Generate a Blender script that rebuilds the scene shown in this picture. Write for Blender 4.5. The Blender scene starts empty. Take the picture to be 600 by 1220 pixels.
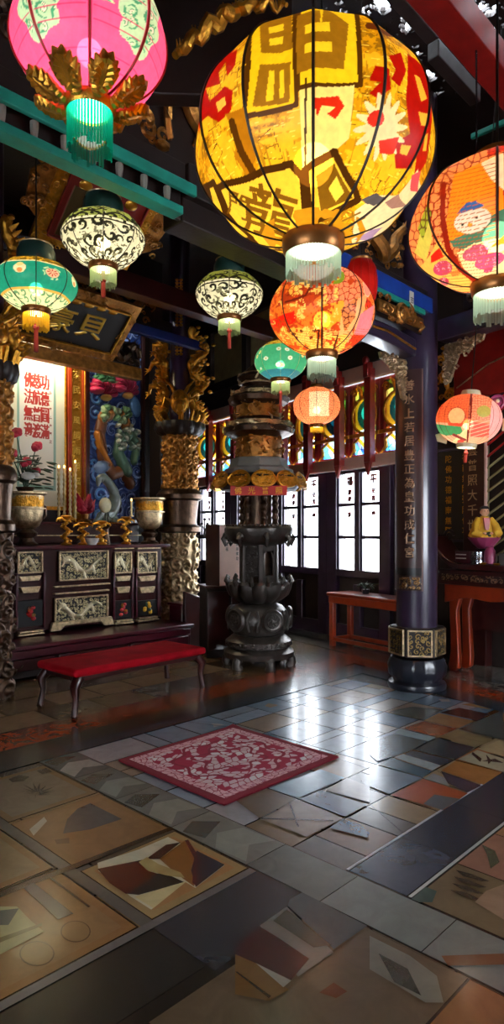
import bpy, math, random
import numpy as np
from mathutils import Matrix, Vector
PI = math.pi
FP = 770.0; H0 = 1.5; CA, SA = .7206, .6934
def P(u, v, d):
    l = (u-300)/FP*d
    return Vector((d*CA+l*SA, d*SA-l*CA, H0+(635-v)/FP*d))
def F(u, v, z=0.0):
    d = (H0-z)*FP/(v-635); p = P(u, v, d); return (p.x, p.y)
def WY(u, v, Y):
    k = (u-300)/FP; d = Y/(SA-CA*k); return P(u, v, d)
RB = math.radians(-101.3)
EX = Vector((math.cos(RB), math.sin(RB), 0)); EY = Vector((-math.sin(RB), math.cos(RB), 0))
def Bp(t, off=0, z=0):           # point by the back wall: t runs right, off into the room
    return Vector((6.5, 0, z)) + EX*t - EY*off
def WB(u, v, off=0):
    k = (u-300)/FP; dx = CA+SA*k; dy = SA-CA*k; d = (6.5-off)/(dx-.2*dy)
    p = P(u, v, d); q = p-Vector((6.5, 0, 0)); return q.dot(EX), p.z
def lin(c):
    return tuple(((x/12.92) if x <= .04045 else ((x+.055)/1.055)**2.4) for x in c)
def hx(s):
    return lin(tuple(int(s[i:i+2], 16)/255 for i in (0, 2, 4)))
# ------------------------------------------------------------------ materials
def nt(name):
    m = bpy.data.materials.new(name); m.use_nodes = True; t = m.node_tree; t.nodes.clear()
    o = t.nodes.new('ShaderNodeOutputMaterial'); return m, t, o
def bumpn(t, scale, strength, dist=.01, detail=4):
    tc = t.nodes.new('ShaderNodeTexCoord'); n = t.nodes.new('ShaderNodeTexNoise')
    n.inputs['Scale'].default_value = scale; n.inputs['Detail'].default_value = detail
    b = t.nodes.new('ShaderNodeBump'); b.inputs['Strength'].default_value = strength; b.inputs['Distance'].default_value = dist
    t.links.new(tc.outputs['Object'], n.inputs['Vector']); t.links.new(n.outputs['Fac'], b.inputs['Height'])
    return b, n
def pm(name, col, rough=.4, metal=0, bump=None, var=.25, vscale=6, coat=0, spec=.5):
    m, t, o = nt(name); p = t.nodes.new('ShaderNodeBsdfPrincipled'); t.links.new(p.outputs[0], o.inputs[0])
    c = hx(col) if isinstance(col, str) else col
    p.inputs['Roughness'].default_value = rough; p.inputs['Metallic'].default_value = metal
    p.inputs['Coat Weight'].default_value = coat; p.inputs['Specular IOR Level'].default_value = spec
    p.inputs['Coat Roughness'].default_value = .12
    tc = t.nodes.new('ShaderNodeTexCoord'); n = t.nodes.new('ShaderNodeTexNoise')
    n.inputs['Scale'].default_value = vscale; n.inputs['Detail'].default_value = 5
    t.links.new(tc.outputs['Object'], n.inputs['Vector'])
    r = t.nodes.new('ShaderNodeValToRGB'); r.color_ramp.elements[0].position = .3; r.color_ramp.elements[1].position = .7
    r.color_ramp.elements[0].color = (*[x*(1-var) for x in c], 1); r.color_ramp.elements[1].color = (*[min(1, x*(1+var)) for x in c], 1)
    t.links.new(n.outputs['Fac'], r.inputs[0]); t.links.new(r.outputs[0], p.inputs['Base Color'])
    if bump:
        b, _ = bumpn(t, bump[0], bump[1]); t.links.new(b.outputs[0], p.inputs['Normal'])
    return m
def attr_mat(name, rough=.5, bump=None, mrough=.25, coat=0, noise=0, spec=.5):
    """painted surface: colour in the attribute, metal leaf where its alpha is 1"""
    m, t, o = nt(name); p = t.nodes.new('ShaderNodeBsdfPrincipled'); t.links.new(p.outputs[0], o.inputs[0])
    a = t.nodes.new('ShaderNodeAttribute'); a.attribute_name = 'Col'
    src = a.outputs['Color']
    if noise:
        tc = t.nodes.new('ShaderNodeTexCoord'); n = t.nodes.new('ShaderNodeTexNoise'); n.inputs['Scale'].default_value = 7
        n.inputs['Detail'].default_value = 8; n.inputs['Roughness'].default_value = .65; n.inputs['Distortion'].default_value = 1.2
        t.links.new(tc.outputs['Object'], n.inputs['Vector'])
        mr = t.nodes.new('ShaderNodeMapRange'); mr.inputs[1].default_value = .3; mr.inputs[2].default_value = .7
        mr.inputs[3].default_value = 1-noise; mr.inputs[4].default_value = 1+noise; t.links.new(n.outputs['Fac'], mr.inputs[0])
        v = t.nodes.new('ShaderNodeVectorMath'); v.operation = 'SCALE'; t.links.new(src, v.inputs[0]); t.links.new(mr.outputs[0], v.inputs['Scale'])
        src = v.outputs[0]
    t.links.new(src, p.inputs['Base Color']); t.links.new(a.outputs['Alpha'], p.inputs['Metallic'])
    mr = t.nodes.new('ShaderNodeMapRange'); mr.inputs[3].default_value = rough; mr.inputs[4].default_value = mrough
    t.links.new(a.outputs['Alpha'], mr.inputs[0]); t.links.new(mr.outputs[0], p.inputs['Roughness'])
    p.inputs['Coat Weight'].default_value = coat; p.inputs['Coat Roughness'].default_value = .12; p.inputs['Specular IOR Level'].default_value = spec
    if bump:
        b, _ = bumpn(t, bump[0], bump[1]); t.links.new(b.outputs[0], p.inputs['Normal'])
    return m
def shell_mat(name, thru=.1, grain=.15):
    """painted silk that lets lamp light through"""
    m, t, o = nt(name); a = t.nodes.new('ShaderNodeAttribute'); a.attribute_name = 'Col'
    tr = t.nodes.new('ShaderNodeBsdfTranslucent'); di = t.nodes.new('ShaderNodeBsdfPrincipled'); tp = t.nodes.new('ShaderNodeBsdfTransparent')
    di.inputs['Roughness'].default_value = .35
    tc = t.nodes.new('ShaderNodeTexCoord'); n = t.nodes.new('ShaderNodeTexNoise'); n.inputs['Scale'].default_value = 45; n.inputs['Detail'].default_value = 4
    t.links.new(tc.outputs['Object'], n.inputs['Vector']); mr = t.nodes.new('ShaderNodeMapRange')
    mr.inputs[1].default_value = .35; mr.inputs[2].default_value = .65; mr.inputs[3].default_value = 1-grain; mr.inputs[4].default_value = 1
    t.links.new(n.outputs['Fac'], mr.inputs[0]); v = t.nodes.new('ShaderNodeVectorMath'); v.operation = 'SCALE'
    t.links.new(a.outputs['Color'], v.inputs[0]); t.links.new(mr.outputs[0], v.inputs['Scale'])
    for x, k in ((tr, 0), (tp, 0)): t.links.new(v.outputs[0], x.inputs[k])
    t.links.new(v.outputs[0], di.inputs['Base Color'])
    m1 = t.nodes.new('ShaderNodeMixShader'); m1.inputs[0].default_value = .7; t.links.new(di.outputs[0], m1.inputs[1]); t.links.new(tr.outputs[0], m1.inputs[2])
    m2 = t.nodes.new('ShaderNodeMixShader'); m2.inputs[0].default_value = thru; t.links.new(m1.outputs[0], m2.inputs[1]); t.links.new(tp.outputs[0], m2.inputs[2])
    t.links.new(m2.outputs[0], o.inputs[0]); return m
def emis(name, col, s):
    m, t, o = nt(name); e = t.nodes.new('ShaderNodeEmission'); e.inputs[0].default_value = (*lin(col), 1); e.inputs[1].default_value = s
    t.links.new(e.outputs[0], o.inputs[0]); return m
def glass_mat(name, clear=.85, tint=(1, 1, 1), attr=False):
    m, t, o = nt(name); tp = t.nodes.new('ShaderNodeBsdfTransparent'); tr = t.nodes.new('ShaderNodeBsdfTranslucent'); gl = t.nodes.new('ShaderNodeBsdfGlossy')
    gl.inputs['Roughness'].default_value = .05
    for x in (tp, tr):
        x.inputs[0].default_value = (*tint, 1)
    if attr:
        a = t.nodes.new('ShaderNodeAttribute'); a.attribute_name = 'Col'
        for x in (tp, tr): t.links.new(a.outputs['Color'], x.inputs[0])
    m1 = t.nodes.new('ShaderNodeMixShader'); m1.inputs[0].default_value = clear; t.links.new(tr.outputs[0], m1.inputs[1]); t.links.new(tp.outputs[0], m1.inputs[2])
    m2 = t.nodes.new('ShaderNodeMixShader'); m2.inputs[0].default_value = .05; t.links.new(m1.outputs[0], m2.inputs[1]); t.links.new(gl.outputs[0], m2.inputs[2])
    t.links.new(m2.outputs[0], o.inputs[0]); return m
M = dict(
 lacq=pm('dark red lacquer', '3a1512', .3, coat=.4), maroon=pm('maroon lacquer', '4a1420', .28, coat=.5), plum=pm('plum lacquer', '35203a', .3, coat=.5),
 dgrey=pm('dark grey paint', '4a4442', .5), dwood=pm('dark wood', '20130e', .5, bump=(30, .2)), wall=pm('dark plaster', '332925', .8, var=.15), olive=pm('olive plaster', '94885c', .8, var=.15),
 orange=pm('vermilion lacquer', '9a3415', .3, coat=.5), red=pm('red paint', '8c1a14', .4), redl=pm('lantern red', 'b3201c', .4),
 purple=pm('purple painted wood', '32263c', .32, coat=.5), blue=pm('blue paint', '1c3f94', .4), teal=pm('teal paint', '1f8f7c', .45), grey=pm('grey paint', '8a8a80', .5),
 slate=pm('blue black stone', '20222c', .3, bump=(30, .2), coat=.3), stone=pm('grey stone', '6a6862', .6, bump=(25, .3)),
 gold=pm('gold leaf', 'd99a34', .34, .85, bump=(60, .5), var=.3, vscale=20), dgold=pm('aged gold', 'b07838', .36, .8, bump=(50, .6), var=.45, vscale=14),
 sgold=pm('silver gilt', 'c8b088', .34, .8, bump=(60, .6), var=.4, vscale=25), bronze=pm('bronze', '5e4a3c', .35, .9, bump=(40, .4), var=.4, vscale=12),
 iron=pm('patinated bronze', '4c4641', .34, .55, bump=(35, .35), var=.35, vscale=9), steel=pm('steel', 'b5bac2', .25, 1),
 velvet=pm('red velvet', 'a80c1c', .9, bump=(150, .15), spec=.12), dblue=pm('dark blue paint', '1a2a60', .45), white=pm('white glaze', 'e8e4dc', .25), cream=pm('cream board', 'e6dcc0', .7, var=.06), pink=pm('pale pink card', 'e0b8a4', .7, var=.06),
 capg=pm('dark green enamel', '1c3a35', .3, coat=.4), fr_teal=glass_mat('teal bead fringe', .5, (.06, .62, .5)), fr_yel=glass_mat('yellow fringe', .3, (.85, .6, .12)), fr_grey=glass_mat('grey glass fringe', .5, (.62, .72, .64)), fr_green=glass_mat('pale green fringe', .4, (.6, .68, .45)),
 tass=pm('red silk', 'b0301c', .6), brass=pm('brass', 'c08a3a', .25, 1), collar=pm('brown gilt collar', '8a5a2c', .35, .7), leafg=pm('dark foliage', '24402a', .5), petal=pm('red petal', 'c2203a', .6),
 candle=pm('ivory candle', 'dcc084', .5), crane=pm('grey green glaze', '5f6a60', .3, coat=.4), pearl=pm('pearl', 'e6dcb0', .2), yellow=pm('yellow cloth', 'e0ac2c', .7), skin=pm('painted skin', 'e8b088', .6), lotus=pm('pink lotus glaze', '9c3a60', .35), black=pm('black', '0c0a0a', .4), hair=pm('black hair', '181210', .5),
 paper=pm('yellow paper', 'd8c860', .7), bcloth=pm('blue cloth', '2c4a80', .8), art=attr_mat('painted relief', .45, (70, .15)), carve=attr_mat('gilded carving', .4, (80, .3), mrough=.3),
 tile=attr_mat('polished tile', .27, None, coat=.33, spec=.6, noise=.13), rugm=attr_mat('woven rug', .9, (200, .3)), rays=attr_mat('lettered board', .4, None, mrough=.35, coat=.3),
 shell=shell_mat('painted lantern silk'), shell2=shell_mat('openwork lantern silk', .2), pane=glass_mat('window glass', .75), stain=glass_mat('stained glass', .07, attr=True), grout=pm('grout', '16120f', .6),
 lamp=emis('lantern lamp', (1, .98, .9), 9), bulb=emis('bulb', (1, .92, .7), 70), tube=emis('strip lamp', (1, .93, .72), 14), flame=emis('candle bulb', (1, .7, .35), 12), redlamp=emis('red glow lamp', (1, .15, .08), 1.2))
# ------------------------------------------------------------------ objects
COL = bpy.context.scene.collection
def tag(o, label=None, cat=None, group=None, kind=None):
    if label: o['label'] = label
    if cat: o['category'] = cat
    if group: o['group'] = group
    if kind: o['kind'] = kind
    return o
def thing(name, label, cat, loc=(0, 0, 0), rz=0, group=None, tilt=0):
    o = bpy.data.objects.new(name, None); COL.objects.link(o); o.empty_display_size = .1
    o.location = loc; o.rotation_euler = (tilt, 0, rz); return tag(o, label, cat, group)
class MB:
    def __init__(s): s.v = []; s.f = []; s.c = None; s.mi = []
    def add(s, vs, fs, T=None):
        n = len(s.v)
        s.v += [tuple(T @ Vector(p)) if T is not None else tuple(p) for p in vs]; s.f += [tuple(i+n for i in f) for f in fs]; return s
    def box(s, c, d, T=None, taper=1.0, tx=None):
        x, y, z = d[0]/2, d[1]/2, d[2]/2; a = taper if tx is None else tx
        vs = [(c[0]+sx*x*(a if sz > 0 else 1), c[1]+sy*y*(taper if sz > 0 else 1), c[2]+sz*z) for sz in (-1, 1) for sx, sy in ((-1, -1), (1, -1), (1, 1), (-1, 1))]
        return s.add(vs, [(3, 2, 1, 0), (4, 5, 6, 7), (0, 1, 5, 4), (1, 2, 6, 5), (2, 3, 7, 6), (3, 0, 4, 7)], T)
    def lathe(s, prof, n=32, c=(0, 0, 0), T=None, lob=None, sc=(1, 1)):
        vs = []
        for r, z in prof:
            for i in range(n):
                a = 2*PI*i/n; k = 1 if not lob else 1+lob(a, z)
                vs.append((c[0]+r*k*math.cos(a)*sc[0], c[1]+r*k*math.sin(a)*sc[1], c[2]+z))
        fs = [(j*n+i, j*n+(i+1) % n, (j+1)*n+(i+1) % n, (j+1)*n+i) for j in range(len(prof)-1) for i in range(n)]
        fs += [tuple(range(n))[::-1], tuple((len(prof)-1)*n+i for i in range(n))]
        return s.add(vs, fs, T)
    def tube(s, pts, r, n=8, T=None, flat=1.0):
        pts = [Vector(p) for p in pts]; L = len(pts); vs = []; up = None
        for i, p in enumerate(pts):
            d = (pts[min(i+1, L-1)]-pts[max(i-1, 0)]).normalized()
            if up is None: up = Vector((0, 0, 1)) if abs(d.z) < .9 else Vector((0, 1, 0))
            a = d.cross(up).normalized(); b = a.cross(d).normalized(); up = b
            rr = r[i] if isinstance(r, (list, tuple)) else r
            for k in range(n):
                t = 2*PI*k/n; vs.append(tuple(p+a*(math.cos(t)*rr)+b*(math.sin(t)*rr*flat)))
        fs = [(j*n+i, j*n+(i+1) % n, (j+1)*n+(i+1) % n, (j+1)*n+i) for j in range(L-1) for i in range(n)]
        fs += [tuple(range(n))[::-1], tuple((L-1)*n+i for i in range(n))]
        return s.add(vs, fs, T)
    def ell(s, c, r, n=16, m=10, T=None):
        if not hasattr(r, '__len__'): r = (r, r, r)
        vs = [(c[0], c[1], c[2]-r[2])]
        for j in range(1, m):
            b = -PI/2+PI*j/m
            for i in range(n): vs.append((c[0]+r[0]*math.cos(b)*math.cos(2*PI*i/n), c[1]+r[1]*math.cos(b)*math.sin(2*PI*i/n), c[2]+r[2]*math.sin(b)))
        vs.append((c[0], c[1], c[2]+r[2])); e = len(vs)-1
        fs = [(0, 1+(i+1) % n, 1+i) for i in range(n)]+[(e, 1+(m-2)*n+i, 1+(m-2)*n+(i+1) % n) for i in range(n)]
        fs += [(1+j*n+i, 1+j*n+(i+1) % n, 1+(j+1)*n+(i+1) % n, 1+(j+1)*n+i) for j in range(m-2) for i in range(n)]
        return s.add(vs, fs, T)
    def prism(s, pts, y0, y1, T=None):       # outline in x,z extruded along y
        n = len(pts); vs = [(x, y0, z) for x, z in pts]+[(x, y1, z) for x, z in pts]
        fs = [tuple(range(n)), tuple(range(2*n-1, n-1, -1))]+[(i, i+n, (i+1) % n+n, (i+1) % n) for i in range(n)]
        return s.add(vs, fs, T)
    def build(s, name, mat, parent=None, loc=None, rz=0, smooth=True, bevel=0, sub=0, kind=None):
        me = bpy.data.meshes.new(name); me.from_pydata(s.v, [], s.f); me.materials.append(mat)
        o = bpy.data.objects.new(name, me); COL.objects.link(o)
        if parent: o.parent = parent
        if loc is not None: o.location = loc
        o.rotation_euler.z = rz
        import bmesh
        b = bmesh.new(); b.from_mesh(me); bmesh.ops.recalc_face_normals(b, faces=b.faces); b.to_mesh(me); b.free()
        if smooth:
            me.polygons.foreach_set('use_smooth', [True]*len(me.polygons)); me.set_sharp_from_angle(angle=math.radians(38))
        if bevel:
            q = o.modifiers.new('bevel', 'BEVEL'); q.width = bevel; q.segments = 2; q.limit_method = 'ANGLE'; q.angle_limit = math.radians(40)
        if sub:
            q = o.modifiers.new('sub', 'SUBSURF'); q.levels = sub; q.render_levels = sub
        if kind: o['kind'] = kind
        return o
def grid_obj(name, V, cv, mat, parent=None, closed=False, thick=None, back=None):
    """V (n,m,3) array -> mesh with canvas colours"""
    n, m = V.shape[:2]; verts = V.reshape(-1, 3)
    i = np.arange(n-1)[:, None]; mm = m if closed else m-1; j = np.arange(mm)[None, :]; j2 = (j+1) % m
    q = np.stack([i*m+j, i*m+j2, (i+1)*m+j2, (i+1)*m+j], -1).reshape(-1, 4)
    faces = q
    cols = None
    if cv is not None: cols = np.concatenate([cv.C, cv.M[..., None]], -1).reshape(-1, 4)
    extra = []
    if back is not None:             # close the sides down to a back plane (offset vector)
        bv = verts.reshape(n, m, 3).copy(); ring = [(0, k) for k in range(m)]+[(k, m-1) for k in range(1, n)]+[(n-1, k) for k in range(m-2, -1, -1)]+[(k, 0) for k in range(n-2, 0, -1)]
        rb = np.array([back(V[a, b]) for a, b in ring]); nb = len(verts); verts = np.concatenate([verts, rb])
        L = len(ring); extra = [(ring[k][0]*m+ring[k][1], ring[(k+1) % L][0]*m+ring[(k+1) % L][1], nb+(k+1) % L, nb+k) for k in range(L)]+[tuple(nb+k for k in range(L))]
        if cols is not None: cols = np.concatenate([cols, np.array([cols[a*m+b] for a, b in ring])])
    me = bpy.data.meshes.new(name); me.from_pydata(verts.tolist(), [], faces.tolist()+extra); me.materials.append(mat)
    if cols is not None:
        at = me.color_attributes.new('Col', 'FLOAT_COLOR', 'POINT'); at.data.foreach_set('color', cols.astype(np.float32).ravel())
    me.polygons.foreach_set('use_smooth', [True]*len(faces)+[False]*len(extra))
    o = bpy.data.objects.new(name, me); COL.objects.link(o)
    if parent: o.parent = parent
    return o
# ------------------------------------------------------------------ painting
_rs = np.random.RandomState(5); _lat = _rs.rand(256, 256)
def vn(x, y, sd=0):
    x = x+sd*17.3; y = y+sd*9.7; xi = np.floor(x).astype(int); yi = np.floor(y).astype(int); fx = x-xi; fy = y-yi
    fx = fx*fx*(3-2*fx); fy = fy*fy*(3-2*fy); g = lambda a, b: _lat[a % 256, b % 256]
    return (g(xi, yi)*(1-fx)+g(xi+1, yi)*fx)*(1-fy)+(g(xi, yi+1)*(1-fx)+g(xi+1, yi+1)*fx)*fy
def fbm(x, y, sd=0): return vn(x, y, sd)*.5+vn(x*2.1, y*2.1, sd+1)*.3+vn(x*4.3, y*4.3, sd+2)*.2
def cells(x, y, sd=0, jit=.9):
    xi = np.floor(x); yi = np.floor(y); d1 = np.full(x.shape, 9.); d2 = d1.copy(); idv = np.zeros(x.shape)
    for a in (-1, 0, 1):
        for b in (-1, 0, 1):
            cx = xi+a; cy = yi+b; ia = (cx.astype(int)+sd*7) % 256; ib = (cy.astype(int)+sd*3) % 256
            px = cx+.5+(_lat[ia, ib]-.5)*jit; py = cy+.5+(_lat[ib, (ia+91) % 256]-.5)*jit
            d = np.hypot(x-px, y-py); m = d < d1; d2 = np.where(m, d1, np.minimum(d2, d)); idv = np.where(m, _lat[(ia+13) % 256, ib], idv); d1 = np.where(m, d, d1)
    return d1, d2-d1, idv
_gc = {}
def glyph_tris(ch):
    if ch in _gc: return _gc[ch]
    cu = bpy.data.curves.new('g', 'FONT'); cu.body = ch; cu.resolution_u = 3; cu.offset = .012
    o = bpy.data.objects.new('g', cu); COL.objects.link(o); dg = bpy.context.evaluated_depsgraph_get(); e = o.evaluated_get(dg); me = e.to_mesh()
    me.calc_loop_triangles(); v = np.array([[q.co.x, q.co.y] for q in me.vertices]); t = np.array([list(x.vertices) for x in me.loop_triangles])
    e.to_mesh_clear(); bpy.data.objects.remove(o); bpy.data.curves.remove(cu)
    if len(v) == 0: v = np.array([[0, 0], [1, 0], [1, 1.]]); t = np.array([[0, 1, 2]])
    lo = v.min(0); hi = v.max(0); v = (v-(lo+hi)/2)/max((hi-lo).max(), 1e-6); _gc[ch] = v[t]; return _gc[ch]
class Cv:
    def __init__(s, X, Y, base=(1, 1, 1), ok=None):
        s.X, s.Y = X, Y; s.C = np.empty(X.shape+(3,)); s.C[:] = lin(base); s.M = np.zeros(X.shape); s.H = np.zeros(X.shape); s.ok = np.ones(X.shape, bool) if ok is None else ok
    def put(s, m, col=None, metal=None, h=None, lift=None):
        m = m & s.ok
        if col is not None: s.C[m] = lin(col) if not isinstance(col, str) else hx(col)
        if metal is not None: s.M[m] = metal
        if h is not None: s.H[m] = h[m] if hasattr(h, 'shape') else h
    def poly(s, pts, col, metal=None, h=None):
        ins = np.zeros(s.X.shape, bool); n = len(pts)
        for i in range(n):
            x1, y1 = pts[i]; x2, y2 = pts[(i+1) % n]
            if y1 == y2: continue
            c = ((y1 > s.Y) != (y2 > s.Y)) & (s.X < (x2-x1)*(s.Y-y1)/(y2-y1)+x1); ins ^= c
        s.put(ins, col, metal, h); return ins
    def ell(s, cx, cy, rx, ry, col, rot=0, metal=None, dome=None, edge=None):
        c, n = math.cos(rot), math.sin(rot); dx = s.X-cx; dy = s.Y-cy; a = (dx*c+dy*n)/rx; b = (-dx*n+dy*c)/ry; r2 = a*a+b*b; m = r2 < 1
        s.put(m, col, metal, None if dome is None else s.H*.0+dome*np.sqrt(np.clip(1-r2, 0, 1)))
        if edge: s.put((r2 < 1) & (r2 > .8), edge)
        return m
    def line(s, pts, w, col, metal=None, dome=None, w2=None):
        D = np.full(s.X.shape, 9.); L = len(pts)-1
        for i in range(L):
            x1, y1 = pts[i]; x2, y2 = pts[i+1]; dx, dy = x2-x1, y2-y1; t = np.clip(((s.X-x1)*dx+(s.Y-y1)*dy)/(dx*dx+dy*dy+1e-12), 0, 1)
            ww = w if w2 is None else w+(w2-w)*(i+t)/L
            D = np.minimum(D, np.hypot(s.X-x1-t*dx, s.Y-y1-t*dy)/ww)
        m = D < 1; s.put(m, col, metal, None if dome is None else dome*np.sqrt(np.clip(1-D*D, 0, 1))); return m
    def glyph(s, ch, cx, cy, sz, col, metal=None, h=None, rot=0, sx=1, hollow=None):
        T = glyph_tris(ch); c, n = math.cos(rot), math.sin(rot)
        T = np.stack([T[..., 0]*sx*sz, T[..., 1]*sz], -1); T = np.stack([T[..., 0]*c-T[..., 1]*n+cx, T[..., 0]*n+T[..., 1]*c+cy], -1)
        r = sz*.75*max(1, sx); I = np.nonzero((abs(s.X-cx) < r) & (abs(s.Y-cy) < r) & s.ok)
        x = s.X[I]; y = s.Y[I]; ins = np.zeros(x.shape, bool)
        for a, b, d in T:
            s1 = (b[0]-a[0])*(y-a[1])-(b[1]-a[1])*(x-a[0]); s2 = (d[0]-b[0])*(y-b[1])-(d[1]-b[1])*(x-b[0]); s3 = (a[0]-d[0])*(y-d[1])-(a[1]-d[1])*(x-d[0])
            ins |= ((s1 >= 0) & (s2 >= 0) & (s3 >= 0)) | ((s1 <= 0) & (s2 <= 0) & (s3 <= 0))
        m = np.zeros(s.X.shape, bool); m[I] = ins; s.put(m, col, metal, h); return m
def uv(nx, ny, w=1., h=1.):
    return np.meshgrid(np.linspace(0, w, nx), np.linspace(0, h, ny))
def scrolls(X, Y, sp, sd=0, turns=1.6):
    """height field of carved curls, one spiral per jittered cell"""
    x = X/sp; y = Y/sp; xi = np.floor(x); yi = np.floor(y); out = np.zeros(X.shape)
    for a in (-1, 0, 1):
        for b in (-1, 0, 1):
            cx = xi+a; cy = yi+b; ia = (cx.astype(int)+sd*11) % 256; ib = (cy.astype(int)+sd*5) % 256; r1 = _lat[ia, ib]; r2 = _lat[ib, (ia+37) % 256]
            dx = x-cx-.5-(r1-.5)*.7; dy = y-cy-.5-(r2-.5)*.7; r = np.hypot(dx, dy)/(.55+.35*r1); th = np.arctan2(dy, dx)*np.where(r2 > .5, 1, -1)
            sv = (.55+.45*np.cos(th+2*PI*turns*r+r1*6))*np.clip(1-r, 0, 1)**.6; out = np.maximum(out, sv)
    return out
def relief_panel(name, w, h, parent, depth=.02, sp=.06, sd=1, thr=.42, gold='c8a868', ground='120a0a', nx=110, ny=None, motif=None, base=.01, mat=None, loc=(0, 0, 0), rot=None, mask=None):
    """carved panel in the local x-z plane facing -y, its back on y=0"""
    ny = ny or max(12, int(nx*h/w)); X, Y = uv(nx, ny, w, h); cv = Cv(X, Y); cv.C[:] = hx(ground); S = scrolls(X, Y, sp, sd)+.25*(fbm(X*60, Y*60, sd)-.5)
    cv.H = S*depth*.45; g = S > thr; cv.C[g] = hx(gold); cv.M[g] = 1; cv.H[g] = (S[g]-thr)*depth+depth*.35
    if motif: motif(cv)
    if mask is not None: mask(cv)
    cv.H[0, :] = 0; cv.H[-1, :] = 0; cv.H[:, 0] = 0; cv.H[:, -1] = 0
    V = np.stack([X-w/2, -(base+cv.H), Y-h/2], -1)
    o = grid_obj(name, V, cv, mat or M['carve'], parent, back=lambda p: (p[0], 0, p[2])); o.location = loc
    if rot: o.rotation_euler = rot
    return o
def blob(m, c, r, n=10): m.ell(c, r, n, max(6, n*2//3))
def spiral(c, r0, r1, turns, n=26, y=0, flip=1):
    return [(c[0]+flip*(r0+(r1-r0)*i/n)*math.cos(2*PI*turns*i/n), y, c[1]+(r0+(r1-r0)*i/n)*math.sin(2*PI*turns*i/n)) for i in range(n+1)]
def carve_curls(m, w, h, rnd, dens=1., r=.03, T=None, y=0, outline=None):
    """scroll and bead ornament filling w x h, centred, in x-z"""
    n = int(w*h/(r*r*6)*dens)
    for _ in range(n):
        x = rnd.uniform(-w/2, w/2); z = rnd.uniform(-h/2, h/2)
        if outline and not outline(x, z): continue
        q = rnd.random(); R = r*rnd.uniform(.6, 1.5)
        if q < .5:
            p = spiral((x, z), R, R*.15, rnd.uniform(.8, 1.6), 14, y-R*.25*rnd.random(), rnd.choice((-1, 1))); m.tube(p, [R*.3*(1-.5*i/14) for i in range(15)], 5, T)
        elif q < .8: m.ell((x, y-R*.2, z), (R*.9, R*.7, R*.5), 7, 5, T)
        else: m.tube([(x, y, z), (x+R*rnd.uniform(-1, 1), y-R*.5, z+R), (x+R*rnd.uniform(-2, 2), y-R*.4, z+2*R)], [R*.35, R*.3, R*.05], 5, T)
def light(name, kind, energy, col, loc, parent=None, size=.05, **k):
    l = bpy.data.lights.new(name, kind); l.energy = energy; l.color = col
    if kind == 'POINT': l.shadow_soft_size = size
    if kind == 'AREA': l.shape = 'RECTANGLE'; l.size = size; l.size_y = k.get('sy', size)
    o = bpy.data.objects.new(name, l); COL.objects.link(o); o.location = loc
    if parent: o.parent = parent
    return o
# ================================================================== FLOOR
TILEPAL = ['6d6a62', '5e6468', '7b6a58', '8a6a4a', '6c5a4a', '4d4a48', '77726a', '8b7a62', '5a6a74', '6a6f70', '7a5238']
fl_v, fl_f, fl_c = [], [], []
def fpoly(pts, col, z, mul=1.0):
    n = len(fl_v); c = hx(col); c = tuple(x*mul for x in c)
    a = sum(pts[i][0]*pts[(i+1) % len(pts)][1]-pts[(i+1) % len(pts)][0]*pts[i][1] for i in range(len(pts)))
    if a < 0: pts = pts[::-1]
    for p in pts: fl_v.append((p[0], p[1], z)); fl_c.append((*c, 0))
    fl_f.append(tuple(range(n, n+len(pts))))
def tile(x0, x1, y0, y1, col, z=.0008, g=.0045, mul=1.0): fpoly([(x0+g, y0+g), (x1-g, y0+g), (x1-g, y1-g), (x0+g, y1-g)], col, z, mul)
def patch(x0, x1, y0, y1):
    fpoly([(x0, y0), (x1, y0), (x1, y1), (x0, y1)], '1a1512', .0016)
_iz = [0.0]
def inl(px, col, z=.0032):
    _iz[0] += 1.2e-5; fpoly([F(*p) for p in px], col, z+_iz[0])
R = random.Random(11)
XS = [-2.4, -2, -1.6, -1.2, -.8, -.4, 0, .4, .8, 1.2, 1.6, 2.08, 2.35, 2.8, 3.2, 3.57, 4.0, 4.36, 4.67, 5.1, 5.45, 5.82]
YS = [-3, -2.6, -2.2, -1.8, -1.4, -1.05, -.7, -.35, 0, .35, .7, 1.03, 1.37, 1.68, 2.0, 2.32, 2.63, 2.96, 3.29, 3.6, 3.93]
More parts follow.
